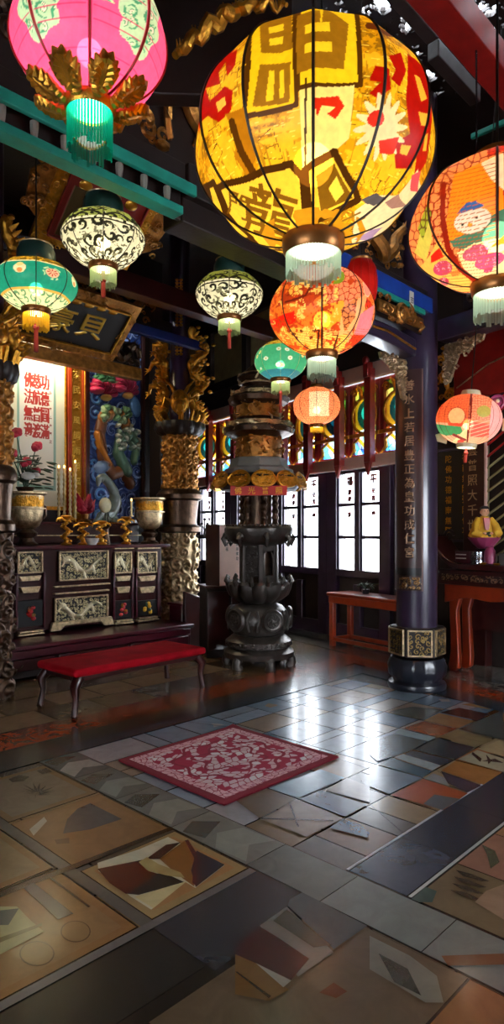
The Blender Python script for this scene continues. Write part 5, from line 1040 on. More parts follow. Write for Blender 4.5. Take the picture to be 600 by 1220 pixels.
# ---- dragon columns
def dragon_column(label, x, y, R0, dragon=True, sd=1, dm='sgold'):
    t = thing('dragon_column', label, 'column', (x, y, 0)); MB().lathe([(R0*.52, 0), (R0*.52, CEIL)], 32).build('shaft', M['plum'], t)
    prof = [(1.0, 0), (1.15, .05), (1.0, .12), (.92, .3), (1.0, .55), (.95, .8), (1.0, 1.0), (.92, 1.3), (1.0, 1.52)]
    X, Y = uv(220, 260, 2*PI, 1.5); S = scrolls(X*R0, Y, .16, sd, 1.3); r = R0*(.86+.05*np.sin(Y*12))+S*.06; V = np.stack([r*np.cos(X), r*np.sin(X), Y], -1); grid_obj('carved_drum', V, None, M[dm], t)
    MB().lathe([(R0*.9, 1.5), (R0*1.12, 1.52), (R0*1.12, 1.58), (R0*.9, 1.62), (R0*.88, 1.66), (R0*.95, 1.85), (R0*1.0, 1.95), (R0*1.2, 1.98), (R0*1.22, 2.04), (R0*1.05, 2.1), (R0*.9, 2.12)], 48).build('ring_moulding', M['bronze'], t)
    X, Y = uv(200, 110, 2*PI, .8); S = scrolls(X*R0, Y, .12, sd+4, 1.3); r = R0*.84+S*.05; V = np.stack([r*np.cos(X), r*np.sin(X), Y+2.1], -1); grid_obj('carved_drum', V, None, M['dgold'], t)
    MB().lathe([(R0*.85, 2.86), (R0*1.15, 2.9), (R0*1.3, 2.98), (R0*1.25, 3.05), (R0*.9, 3.06)], 64, lob=lobes(12, .1)).build('petal_collar', M['dwood'], t)
    m = MB(); rnd = random.Random(sd)
    for k in range(26): a = rnd.uniform(0, 6.3); m.tube([(R0*math.cos(a), R0*math.sin(a), 3.0), (R0*1.35*math.cos(a), R0*1.35*math.sin(a), 3.1+rnd.uniform(0, .12)), (R0*1.1*math.cos(a+.3), R0*1.1*math.sin(a+.3), 3.22)], [.03, .028, .004], 6)
    m.build('gilt_clouds', M['gold'], t)
    if dragon:
        tc = math.atan2(-y, -x); nh = 60; pts = []; n = 2*nh+1
        for side in (-1, 1):
            seg = []
            for i in range(nh+1):
                f_ = i/nh; a = tc+side*(1.25+.38*math.sin(f_*17+side)); rr = R0*(.92+.16*math.cos(f_*17)); seg.append((rr*math.cos(a), rr*math.sin(a), 3.12+f_*(1.25 if side > 0 else 1.05)))
            m = MB(); m.tube(seg, [.075*(1-.35*i/nh)*(1+.12*math.sin(i*1.1)) for i in range(nh+1)], 12); m.build('dragon_body', M['gold'], t); pts += seg
        n = len(pts)-1
        for side in (-.25, .12): 
            m = MB(); [m.ell(((R0*.56)*math.cos(tc+side), (R0*.56)*math.sin(tc+side), 4.0+q*.045), (.028, .028, .02), 7, 5) for q in range(26) if q % 9 < 6]; m.build('bead_chain', M['gold'], t)
        m = MB()
        for i in range(4, n-3, 2):
            p = Vector(pts[i]); o = Vector((p.x, p.y, 0)).normalized(); m.tube([p+o*.05, p+o*.13+Vector((0, 0, .05))], [.035, .004], 5)
        m.build('spine_scales', M['gold'], t)
        m = MB()
        for i in range(8, n-10, 17):
            p = Vector(pts[i]); o = Vector((p.x, p.y, 0)).normalized(); s = Vector((-o.y, o.x, 0))
            m.tube([p, p+o*.12-s*.1, p+o*.1-s*.2-Vector((0, 0, .08))], [.045, .035, .02], 8)
            for q in (-1, 0, 1): m.tube([p+o*.1-s*.2-Vector((0, 0, .08)), p+o*.14-s*.26+Vector((0, 0, -.1+q*.05))], [.014, .002], 5)
        for k in range(110): 
            i = rnd.randint(5, n-5); p = Vector(pts[i]); o = Vector((p.x, p.y, 0)).normalized(); q = p+o*rnd.uniform(.02, .1)+Vector((rnd.uniform(-.08, .08), rnd.uniform(-.08, .08), rnd.uniform(-.12, .12))); m.ell(q, (.035, .035, .025), 7, 5)
        m.build('claws_and_clouds', M['gold'], t)
        hd = Vector((math.cos(tc), math.sin(tc), 0))*R0*1.15+Vector((0, 0, 3.3)); o = Vector((math.cos(tc), math.sin(tc), 0)); s = Vector((-o.y, o.x, 0)); m = MB()
        m.ell(hd, (.13, .13, .17), 18, 12); m.tube([hd+Vector((0, 0, -.02)), hd+o*.12+Vector((0, 0, -.08)), hd+o*.2+Vector((0, 0, -.12))], [.1, .08, .05], 10); m.tube([hd+Vector((0, 0, -.1)), hd+o*.1+Vector((0, 0, -.17))], [.07, .04], 8)
        for q in (-1, 1):
            m.tube([hd+s*q*.06+Vector((0, 0, .1)), hd+s*q*.12+Vector((0, 0, .22)), hd+s*q*.2+Vector((0, 0, .3))], [.03, .022, .005], 7); m.ell(hd+s*q*.07+o*.09+Vector((0, 0, .03)), .03, 8, 6)
            m.tube([hd+s*q*.1, hd+s*q*.2+Vector((0, 0, .05)), hd+s*q*.24+Vector((0, 0, -.08))], [.03, .02, .004], 6)
        m.build('dragon_head', M['gold'], t)
    return t
dragon_column('gilt dragon coiling round the dark column beside the left altar', 5.9, 7.1, .27, True, 1)
dragon_column('dark carved dragon column cut off by the left edge', 2.63, 5.82, .17, True, 3, 'bronze')
# ---- small red velvet bench
t = thing('red_velvet_bench', 'long kneeling bench with red velvet top and curved dark legs', 'bench', (2.8, 4.68, 0), .02)
BW, BD, BH = 1.4, .56, .385
m = MB(); m.box((BW/2, BD/2, BH-.03), (BW+.06, BD+.06, .07)); m.build('velvet_seat', M['velvet'], t, bevel=.028)
MB().box((BW/2, BD/2, BH-.085), (BW-.02, BD-.02, .045)).build('apron', M['lacq'], t, bevel=.006)
for sx in (-1, 1):
    for sy in (-1, 1):
        cx, cy = (0.02 if sx < 0 else BW-.02), (.03 if sy < 0 else BD-.03); m = MB()
        pts = [(cx-sx*.03, cy-sy*.01, BH-.08), (cx+sx*.025, cy+sy*.015, BH-.15), (cx+sx*.01, cy+sy*.005, .14), (cx+sx*.03, cy+sy*.02, .015), (cx+sx*.035, cy+sy*.02, 0)]; m.tube(pts, [.05, .042, .026, .026, .03], 10); m.build('leg', M['lacq'], t)
# ---- rug
c = [F(140, 908), F(280, 867), F(407, 906), F(265, 960)]
rx0, rx1, ry0, ry1 = 2.44, 3.49, 2.56, 3.56; w, h = rx1-rx0, ry1-ry0
X, Y = uv(300, 300, w, h); cv = Cv(X, Y); cv.C[:] = hx('7c0c24'); fx, fy = X/w, Y/h; ins = (fx > .05) & (fx < .95) & (fy > .05) & (fy < .95); cv.put(ins, 'e0b4b8')
n1 = fbm(X*60, Y*60, 3); cv.put(ins & (n1 > .62), 'c08090'); inn = (fx > .12) & (fx < .88) & (fy > .12) & (fy < .88); cv.put(inn, 'a4183c')
rr = np.hypot(fx-.5, fy-.5)+.0; aa = np.arctan2(fy-.5, fx-.5); d1, e, idv = cells(X*19+.6*np.sin(Y*20), Y*19, 5, .8); cv.put(inn & (e > .12) & (idv > .36), 'dcc4c8'); cv.put(inn & (e > .2) & (idv > .86), 'e8e4e4')
cv.put(inn & (abs(np.sin(aa*6)*.04+.2-rr) < .012), '8c1030'); cv.put(inn & (abs(np.sin(aa*8)*.03+.33-rr) < .012), '8c1030'); cv.put(ins & (~inn) & (e < .09), '9c2040')
V = np.stack([X+rx0, Y+ry0, X*0+.02+.003*(n1-.5)], -1); V[[0, -1], :, 2] = .017; V[:, [0, -1], 2] = .017
V[..., 2] += 0.012*np.clip((fx+fy-1.9)*10, 0, 1)*(1)
o = grid_obj('patterned_rug', V, cv, M['rugm'], None, back=lambda p: (p[0], p[1], .008)); tag(o, 'square crimson rug with a pale floral pattern on the tiled floor', 'rug')
# ================================================================== LANTERNS
def prof_fn(kind):
    if kind == 'round': return lambda b: (math.cos(b)**.92 if abs(b) < PI/2-1e-4 else 0, math.sin(b))
    if kind == 'turnip':       # wide shoulder above the middle, tapering below
        def f(b):
            s = math.sin(b); c = max(0, math.cos(b)); r = c**.75 if b > 0 else c**1.05; return (r, s*(.75 if b > 0 else 1.0))
        return f
    if kind == 'barrel': return lambda b: (max(0, math.cos(b))**.45, math.sin(b))
def view_dir(loc):
    v = Vector((0, 0, H0))-loc; h = math.hypot(v.x, v.y); return math.atan2(v.y, v.x), math.atan2(v.z, h)
def lantern(label, u, v, d, rpx, sq, paint, kind='round', ribs=12, cap=None, rn=.2, fringe='fr_grey', fl=.1, tassel=None, cat='lantern', watt=1.0, shell='shell', crown=False, cord=True, tilt=0, lampR=None, ribmat='dwood', lcol=(1, .86, .6), ribr=1., res=(360, 170), topcap=True, collar='collar', group=None, extra=None):
    loc = P(u, v, d); R = rpx*d/FP; C = R*sq; az, el = view_dir(loc)
    t = thing('paper_lantern', label, cat, loc, az+PI/2); t.rotation_euler = (0, tilt, az+PI/2)
    pf = prof_fn(kind); nu, nv = res; bmax = math.acos(min(1, rn))
    b0, b1 = -bmax, bmax
    A, B = np.meshgrid(np.linspace(-PI, PI, nu, endpoint=False), np.linspace(b0, b1, nv)); pr = [pf(b) for b in B[:, 0]]
    rr = np.array([p[0] for p in pr])[:, None]; zz = np.array([p[1] for p in pr])[:, None]
    x = rr*np.sin(A); y = -rr*np.cos(A); z = zz+0*A
    # flat facets between the ribs
    ph = (A/(2*PI/ribs)) % 1; fac = 1-.035*np.sin(ph*PI)
    e = -el
    # painting plane: what a viewer standing at the hall's middle sees, in units of the lantern radius
    zc = z*sq; U_ = x
    near = (-y*math.cos(e)-zc*math.sin(e)) > -.05
    W_ = zc*math.cos(e)-y*math.sin(e)
    cv = Cv(U_, W_); paint(cv, A, B, near, x, y, z)
    V = np.stack([x*R*fac, y*R*fac, z*C], -1); o = grid_obj('shell', V, cv, M[shell], t, closed=True)
    for k in range(ribs):
        a = -PI+k*2*PI/ribs; m = MB(); m.tube([(pf(b)[0]*R*1.004*math.sin(a), -pf(b)[0]*R*1.004*math.cos(a), pf(b)[1]*C) for b in np.linspace(b0, b1, 22)], .0035*ribr*R/.3, 5); m.build('rib', M[ribmat], t)
    zb = pf(b0)[1]*C; zt = pf(b1)[1]*C; rnk = pf(b0)[0]*R; q = R/.3
    MB().lathe([(rnk*1.0, zb+.012*q), (rnk*1.12, zb+.01*q), (rnk*1.16, zb-.01*q), (rnk*1.12, zb-.03*q), (rnk*1.04, zb-.04*q), (rnk*.98, zb-.035*q), (rnk*.96, zb)], 40).build('collar', M[collar], t) if True else None
    MB().lathe([(.0, zb-.02*q), (rnk*.95, zb-.02*q), (rnk*.95, zb-.026*q), (0, zb-.026*q)], 32).build('lamp', M['lamp'], t)
    if topcap:
        if cap: ch = cap[0]*R; cw = cap[1]*R; MB().lathe([(cw*.95, zt-.01), (cw*1.02, zt+ch*.15), (cw, zt+ch*.6), (cw*.85, zt+ch*.9), (cw*.5, zt+ch), (0, zt+ch*1.02)], 40).build('top_cap', M['capg'], t); zt2 = zt+ch; MB().lathe([(cw*.86, zt+ch*.88), (cw*.9, zt+ch*.93), (cw*.82, zt+ch*.97)], 40).build('cap_ring', M['sgold'], t)
        else: MB().lathe([(rnk, zt-.01), (rnk*1.1, zt+.01), (rnk, zt+.04*q), (0, zt+.05*q)], 32).build('top_cap', M[collar], t); zt2 = zt+.05*q
        if cord: MB().tube([(0, 0, zt2-.01), (0, 0, CEIL-loc.z)], .005, 6).build('hanging_cord', M['black'], t)
    if fringe:
        m = MB(); n = max(24, int(52*min(1.3, rnk/.05*.6))); rnd = random.Random(int(u))
        for k in range(n):
            a = 2*PI*k/n; L = fl*(.85+.25*rnd.random()); ww = 2*PI*rnk/n*.42; ca, sa = math.cos(a), math.sin(a); rr0 = rnk*1.02
            vs = [(rr0*ca-sa*s*ww, rr0*sa+ca*s*ww, zb-.035*q-zo*L) for zo in (0, .5, 1) for s in (-1, 1)]; vs2 = [(x_*.965, y_*.965, z_) for x_, y_, z_ in vs]
            m.add(vs+vs2, [(0, 1, 3, 2), (2, 3, 5, 4), (7, 6, 8, 9), (9, 8, 10, 11), (0, 2, 8, 6), (2, 4, 10, 8), (1, 7, 9, 3), (3, 9, 11, 5), (4, 5, 11, 10)])
        m.build('fringe', M[fringe], t, smooth=False)
    if tassel:
        m = MB(); m.tube([(0, 0, zb-.04*q), (0, 0, zb-.04*q-tassel*.35), (0, 0, zb-.04*q-tassel)], [.006, .012, .014], 8); m.ell((0, 0, zb-.04*q-tassel*.35), .018, 8, 6); m.build('tassel', M['tass'], t)
    MB().ell((0, 0, -C*.2), .05*q, 14, 10).build('bulb', M['bulb'], t)
    light('bulb_light', 'POINT', 62*R*R*watt, lcol, (0, 0, -C*.28), t, .05*q)
    if crown:
        for k in range(8):
            a = k*PI/4+.28; m = MB(); pass
            for s in (-1, 1):
                for j in range(7):
                    f_ = j/6; b = -bmax+f_*.42; rb, zb_ = pf(b); da = s*(.05+.16*math.sin(f_*PI)*.9); a1 = a+da*.4; a2 = a+da*1.6
                    p0 = (rb*R*1.04*math.cos(a1), rb*R*1.04*math.sin(a1), zb_*C-.01); rb2, zb2 = pf(b+.12); p1 = (rb2*R*1.07*math.cos(a2), rb2*R*1.07*math.sin(a2), zb2*C-.01); m.tube([p0, ((p0[0]+p1[0])/2*1.02, (p0[1]+p1[1])/2*1.02, (p0[2]+p1[2])/2-.006), p1], [.018*q, .022*q, .003], 7)
            m.tube([(pf(b)[0]*R*1.05*math.cos(a), pf(b)[0]*R*1.05*math.sin(a), pf(b)[1]*C-.01) for b in np.linspace(-bmax, -bmax+.5, 9)], [.02*q]*8+[.002], 7); m.build('gilt_leaf', M['gold'], t)
    if extra: extra(t, R, C, pf)
    return t
def seams(cv, A, n, w, col, B=None, hoops=None, hw=.01, hcol=None):
    ph = (A/(2*PI/n)) % 1; cv.put((ph < w) | (ph > 1-w), col)
    if hoops:
        hb = (B/hoops) % 1; cv.put(hb < hw, hcol or col)
def nmask(cv, near): cv.ok = near
def gp_(pts, c, r): return [((x-c[0])/r, (c[1]-y)/r) for x, y in pts]
# --- the big yellow one
def paint_yellow(cv, A, B, near, x, y, z):
    c = (373, 160); r = 143; G = lambda pts: gp_(pts, c, r)
    n1 = fbm(x*5+3, z*5, 1)+.3*vn(y*9, z*30, 2); cv.C[:] = hx('c8920f'); cv.put(n1 > .62, 'e4b424'); cv.put(n1 < .45, '9c6c0c')
    d1, e, idv = cells(A*7, B*9, 2); low = cv.Y < -.45; cv.put((e < .07) & (low | (idv > .7)), '5a3e10'); n3 = fbm(x*22, z*22, 6); cv.put((n3 > .6) & (n1 < .55), '8c6410'); cv.put((vn(A*60, B*12, 3) > .8), 'a87c14'); cv.put((vn(A*14, B*90, 8) > .86), 'f4d860')
    cv.ok = near
    O = lambda pts, s=.5667, ox=200, oy=0: G([(ox+a*s, oy+b*s) for a, b in pts])
    # red characters left and right
    for q in ([(70, 130), (100, 110), (145, 98), (150, 115), (120, 150), (125, 170), (95, 175)], [(62, 190), (95, 175), (110, 215), (80, 235), (65, 250)], [(105, 195), (135, 175), (155, 185), (150, 215), (120, 232), (100, 222)], [(130, 125), (160, 115), (160, 145), (140, 160)]): cv.poly(O(q), 'a01008')
    for q in ([(75, 150), (100, 140), (105, 150), (80, 165)], [(115, 200), (135, 192), (138, 205), (120, 215)]): cv.poly(O(q), 'e8b850')
    for q in ([(440, 150), (470, 140), (480, 170), (465, 195), (445, 185), (455, 170)], [(405, 185), (415, 165), (440, 170), (445, 200), (420, 215), (405, 205), (425, 190)], [(485, 140), (500, 150), (530, 180), (545, 230), (540, 320), (515, 350), (505, 310), (495, 330), (465, 325), (460, 280), (490, 270), (480, 215)], [(300, 225), (320, 205), (350, 205), (362, 220), (345, 240), (330, 232), (350, 222), (320, 218)]): cv.poly(O(q), 'a01008')
    for q in ([(497, 175), (507, 180), (520, 215), (510, 220)], [(505, 235), (520, 240), (525, 262), (510, 258)], [(475, 285), (492, 290), (485, 305), (472, 300)], [(520, 275), (532, 270), (535, 300), (522, 300)]): cv.poly(O(q), 'e8b040')
    cv.line(O([(408, 82), (420, 78), (440, 85), (470, 105), (440, 110), (405, 100)]), .022, '5a2a10')
    # pale scenery low right, flower
    for q, cc in (([(390, 395), (430, 370), (480, 375), (520, 330), (530, 370), (480, 440), (430, 480), (390, 470)], 'e8dcc8'), ([(395, 460), (430, 440), (460, 440), (430, 468)], '8a78b8'), ([(400, 375), (430, 365), (450, 380), (425, 390)], '4a4858'), ([(450, 385), (480, 372), (500, 400), (470, 400)], '8c6c74'), ([(505, 340), (528, 335), (522, 375), (508, 370)], 'd04860')): cv.poly(O(q), cc)
    cx, cy = O([(432, 258)])[0]; aa = np.arctan2(cv.Y-cy, cv.X-cx); rr = np.hypot(cv.X-cx, cv.Y-cy); cv.put(rr < .17*(1+.25*np.cos(aa*14)), 'fff0d0'); cv.ell(*O([(418, 245)])[0], .06, .05, 'c83028'); cv.poly(O([(425, 278), (470, 272), (460, 300), (430, 298)]), 'c02818')
    # character plates
    cv.poly(O([(190, 65), (270, 52), (275, 215), (180, 230), (188, 150)]), 'f0c81c'); cv.poly(O([(278, 52), (385, 40), (390, 190), (278, 192)]), 'f0cc20')
    for q in ([(190, 65), (270, 52), (275, 215), (180, 230), (188, 150)], [(278, 52), (385, 40), (390, 190), (278, 192)]): g = O(q); cv.line(g+[g[0]], .018, '4a2c08')
    for q in ([(205, 75), (265, 66), (268, 130), (245, 134), (210, 132)], [(275, 75), (318, 70), (318, 165), (275, 170)], [(325, 60), (370, 95), (360, 165), (310, 165)], [(208, 150), (265, 150), (262, 210), (195, 215)]): cv.poly(O(q), '8c6414')
    for q in ([(222, 90), (250, 86), (250, 98), (224, 101)], [(224, 110), (250, 108), (250, 120), (226, 121)], [(290, 98), (335, 92), (335, 108), (290, 112)], [(290, 128), (338, 124), (338, 140), (290, 142)], [(225, 160), (235, 160), (232, 205), (218, 206)], [(245, 160), (252, 160), (252, 202), (243, 202)]): cv.poly(O(q), 'f0d02c')
    cv.poly(O([(135, 220), (185, 215), (200, 290), (180, 330), (150, 290), (160, 255)]), 'a87010'); cv.line(O([(150, 235), (165, 280), (190, 320)]), .03, '4c2c08')
    # bright blank field in the middle
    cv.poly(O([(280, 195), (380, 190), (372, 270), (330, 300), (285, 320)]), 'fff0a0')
    cv.poly(O([(305, 210), (350, 205), (362, 220), (345, 240), (330, 232), (345, 222), (320, 220), (312, 238)]), 'c02814')
    # slanting big glyph plates with dark outline
    for q in ([(105, 345), (262, 305), (285, 330), (292, 455), (200, 490), (150, 440), (120, 400)], [(290, 318), (345, 290), (395, 375), (300, 415)], [(75, 345), (95, 335), (120, 400), (165, 450), (150, 465), (100, 430)]):
        g = O(q); cv.poly(g, 'e8c040'); cv.line(g+[g[0]], .026, '3c2208')
    cv.poly(O([(310, 330), (345, 308), (382, 372), (320, 392)]), '6c4c10'); cv.poly(O([(335, 350), (350, 330), (365, 360), (350, 375)]), 'f8dc58')
    cv.glyph('龍', *O([(215, 395)])[0], .42, '6a4810', rot=-.28); cv.glyph('門', *O([(150, 380)])[0], .2, '6a4810', rot=-.35)
    m = (cv.Y < -.42) & (cv.X > -.5) & (cv.X < .45); n2 = vn(cv.X*60, cv.Y*60, 4)
    for k in range(5): cv.ell(-.3+k*.14, -.82+.05*math.sin(k), .1, .035, '4c3410', .3*math.sin(k)); cv.ell(-.3+k*.14, -.82+.05*math.sin(k), .07, .018, 'd0a840', .3*math.sin(k))
    cv.line(O([(300, 440), (400, 400)]), .008, '7a5a20'); cv.line(O([(300, 452), (410, 412)]), .006, '7a5a20')
    cv.line(O([(290, 340), (292, 180)]), .008, '3c2208'); cv.ok = np.ones_like(near)
    tt = (B > 1.0) | (B < -1.15); cv.put(tt & (n1 > .5), 'a87818'); seams(cv, A, 12, .02, '3a2408')
lantern('huge yellow lantern painted with characters and red scrolls, top centre', 373, 174, 2.2, 142, .8, paint_yellow, ribs=12, rn=.2, fringe='fr_grey', fl=.075, watt=.5, res=(780, 360), lcol=(1, .9, .62), group=None)
# --- pink
def paint_pink(cv, A, B, near, x, y, z):
    cv.C[:] = hx('f45a9c'); cv.ok = near
    for sx in (-1, 1):
        cx, cy = (sx*.62, .35); aa = np.arctan2(cv.Y-cy, cv.X-cx); m = ((cv.X-cx)/.26)**2+((cv.Y-cy)/.42)**2 < 1+.2*np.sin(aa*7); cv.put(m, 'a8dcc0')
        S = scrolls(cv.X, cv.Y, .16, 3+sx); m2 = (((cv.X-cx)/.22)**2+((cv.Y-cy)/.38)**2 < 1); cv.put(m2 & (S > .4), '3c9c7c'); cv.put(m2 & (S > .7), 'f0e0e0')
    cv.poly([(-.28, .46), (.05, .66), (.3, .4), (.25, .42), (.02, .58), (-.2, .42)], 'a8e8c0'); cv.poly([(-.2, .45), (.04, .6), (.26, .41)], '4cb088')
    cv.ok = np.ones_like(near); seams(cv, A, 8, .035, 'b8246c'); hb = (B/.16) % 1; cv.put((hb < .06) & (abs(((A/(2*PI/8)) % 1)-.5) < .44), 'b83070')
lantern('bright pink lantern with green scroll patches and gilt leaf crown, top left', 107, 48, 2.2, 91, .86, paint_pink, ribs=8, rn=.26, fringe='fr_teal', fl=.135, crown=True, watt=1.2, ribmat='redl', ribr=1.6, lcol=(1, .93, .9), collar='gold')
# --- filigree white / black
def paint_fili(light_c='f4f4ea', dark='20201a', green='9aa860', sd=1):
    def f(cv, A, B, near, x, y, z):
        cv.C[:] = hx(light_c); S = scrolls(A*1.0, B*1.0, .34, sd, 1.2); cv.put(S > .43, dark); cv.put((B > .15) & (S < .42), green)
        ph = (A/(2*PI/8)) % 1; arch = abs(B-(.12+.32*np.sin(ph*PI))); cv.put(arch < .06, dark); cv.put(abs(B-.02) < .035, dark); bd = ((A/(2*PI/40)) % 1-.5)**2*.25+((B-.1)/.5)**2; 
        cv.put((abs(B-.09) < .05) & (abs(((A/(2*PI/36)) % 1)-.5) < .3), 'f8f8f0'); n = fbm(A*9, B*12, sd); cv.put((n > .62) & (B < -.1), '787868'); seams(cv, A, 8, .015, dark)
    return f
lantern('white and black openwork lantern with dark green cap, upper left', 123, 283, 3.9, 49, .72, paint_fili(sd=2), kind='turnip', ribs=8, cap=(.5, .48), rn=.33, fringe='fr_green', fl=.09, tassel=.16, shell='shell2', watt=1.1, lcol=(1, .97, .85))
def paint_teal(cv, A, B, near, x, y, z):
    cv.C[:] = hx('1f8c84'); S = scrolls(A, B, .3, 8, 1.3); top = B > .42; cv.put(top, '6c5410'); cv.put(top & (S > .5), 'd8a838'); cv.put(abs(B-.42) < .04, 'f0e8d0')
    for k in range(8):
        a0 = -PI+(k+.5)*PI/4; dx = (A-a0); 
        if k % 2: cv.put((dx/.16)**2+((B-.05)/.2)**2 < 1, 'f0ecd8'); cv.put((dx/.09)**2+((B-.2)/.1)**2 < 1, 'e8d8a0'); cv.put((dx/.07)**2+((B+.05)/.08)**2 < 1, 'e09060')
        else:
            r = np.hypot(dx, B+.02); cv.put(r < .17, 'e8b8a8'); cv.put((r < .14) & (np.cos(np.arctan2(B+.02, dx)*8) > .2), 'b04848'); cv.put((r > .19) & (r < .25) & (S > .5), 'a8d8b8')
    cv.put(B < -.62, 'd8dcc0'); cv.put((B < -.66) & (S > .5), '5c8c70'); cv.put((abs(B+.62) < .04), 'c8a050'); seams(cv, A, 8, .01, '14504c')
lantern('teal lantern with white vases and gold shoulder, at the left edge', 43, 338, 3.85, 48, .68, paint_teal, kind='turnip', ribs=8, cap=(.5, .46), rn=.33, fringe='fr_yel', fl=.09, tassel=.22, watt=1.1, lcol=(1, .97, .8))
lantern('black and white openwork lantern with dark cap, centre left', 273, 350, 4.8, 40, .74, paint_fili('f8f8ec', '14140e', '788040', 5), kind='turnip', ribs=8, cap=(.5, .46), rn=.34, fringe='fr_green', fl=.09, tassel=.2, shell='shell2', watt=1.2, lcol=(1, .97, .85))
# --- patchwork reds
def patch_art(seed, scene):
    def f(cv, A, B, near, x, y, z):
        d1, e, idv = cells(A*7, B*8, seed, .8); cv.C[:] = hx('e07838'); cv.put(idv > .5, 'f0a060'); cv.put(e < .12, '7c1c10')
        n = fbm(A*2, B*3, seed); cv.put((n > .55) & (e > .12), 'c83424'); cv.ok = near; scene(cv, A, B, e, idv); cv.ok = np.ones_like(near); seams(cv, A, 8, .02, '5a1410')
    return f
def sc_red(cv, A, B, e, idv):
    X, Y = cv.X, cv.Y; d, ee, ii = cells(X*10, Y*10, 3, .7)
    cv.put((Y > .55), 'b85030'); cv.put((Y > .55) & (ee < .1), '5c1810')
    m = (X < 0) & (Y < .5); cv.put(m, 'd87028'); cv.poly([(-.9, .1), (-.4, .6), (0, .8), (0, .3), (-.3, .1), (-.5, .2)], '9c3818'); cv.ell(-.5, .38, .11, .1, 'f0b050', edge='7c2010'); cv.poly([(-1, -.1), (-.5, .05), (-.45, -.15), (-.8, -.25), (-1, -.2)], 'd81c10'); cv.poly([(-.7, -.2), (-.1, -.3), (-.1, -.8), (-.5, -.7)], 'f0a848')
    for k in range(7): cv.ell(-.6+.08*k, -.3-.06*(k % 3), .05, .03, '5c2410')
    m = (X > .02) & (Y > .1) & (X < .75); cv.put(m, 'e88868'); cv.put(m & (ee < .13), '8c2c20'); cv.ell(.25, .6, .17, .13, '6c8c28'); cv.ell(.25, .6, .1, .07, 'a8b850')
    cv.poly([(.02, .12), (.4, .2), (.42, -.1), (.1, -.3), (.02, -.3)], 'f4a030'); cv.poly([(.4, .1), (.85, .3), (.7, -.2), (.5, -.55), (.3, -.5), (.35, -.1)], 'f0a878'); mm = cv.poly([(.35, .05), (.65, .25), (.6, -.1), (.42, -.35)], 'c87848'); cv.put(mm & (ee < .16), '5c2410')
    cv.poly([(.7, -.05), (1.0, .1), (.9, -.45), (.6, -.4)], 'c07898'); cv.poly([(.05, -.4), (.5, -.4), (.4, -.8), (.1, -.8)], 'f0c060'); n4 = fbm(cv.X*9, cv.Y*9, 5); cv.put((Y > .3) & (X < 0) & (ee < .13), '7c2814'); cv.put((n4 > .6) & (ee > .1) & (X < .3), 'f8c870'); cv.put((n4 < .36) & (X < .6), 'a83c18'); cv.put((((Y*22+X*4) % 1) < .15) & (Y < -.3), 'a04c18'); cv.line([(.02, .85), (.0, -.85)], .02, '3c140c'); cv.line([(-.05, -.3), (-.1, -.8)], .018, '3c140c'); cv.line([(.3, -.4), (.18, -.8)], .015, '3c140c'); cv.line([(.0, .7), (-.3, .3), (-.65, .2)], .02, '5c1c10'); cv.ell(.85, .4, .09, .16, 'e89090', edge='f8d0c8')
lantern('red and orange patchwork lantern hanging below the yellow one', 383, 372, 3.4, 62.5, .80, patch_art(3, sc_red), ribs=8, rn=.24, fringe='fr_grey', fl=.1, watt=.95, tassel=.0, lcol=(1, .9, .7))
def paint_green(cv, A, B, near, x, y, z):
    cv.C[:] = hx('3c9c80'); S = scrolls(A, B, .3, 3, 1.2); cv.put(B > .65, 'b89838'); cv.put((B > .65) & (S > .5), '6c5418'); d, e, i = cells(A*3, B*3, 4, .9); m = (i > .5) & (d < .3) & (abs(B) < .6); cv.put(m, 'e8dca0'); cv.put((i > .75) & (d < .28) & (abs(B) < .6), 'c8e0f0'); cv.put(m & (d < .12), 'd0b060'); cv.put(B < -.7, '2c6c8c')
lantern('small green flowered lantern left of the patchwork one', 334, 430, 6.0, 31, .74, paint_green, ribs=8, rn=.32, fringe='fr_green', fl=.1, tassel=.28, watt=1.1, lcol=(1, .97, .8), ribmat='sgold', ribr=.5)
def sc_mesh(cv, A, B, e, idv):
    d, ee, ii = cells(cv.X*14, cv.Y*14, 6, .8); cv.C[:] = hx('f09870'); cv.put(ee < .14, '8c2418'); m = (abs(cv.X-.1) < .42) & (abs(cv.Y-.1) < .5); cv.put(m, 'fff0d8'); cv.put(m & (ee < .1), '8c5c50')
lantern('small round red mesh lantern in front of the transom', 377, 484, 6.4, 28, .8, patch_art(5, sc_mesh), ribs=8, rn=.24, fringe='fr_yel', fl=.05, tassel=.0, watt=1.3, lcol=(1, .92, .75), ribr=.8)
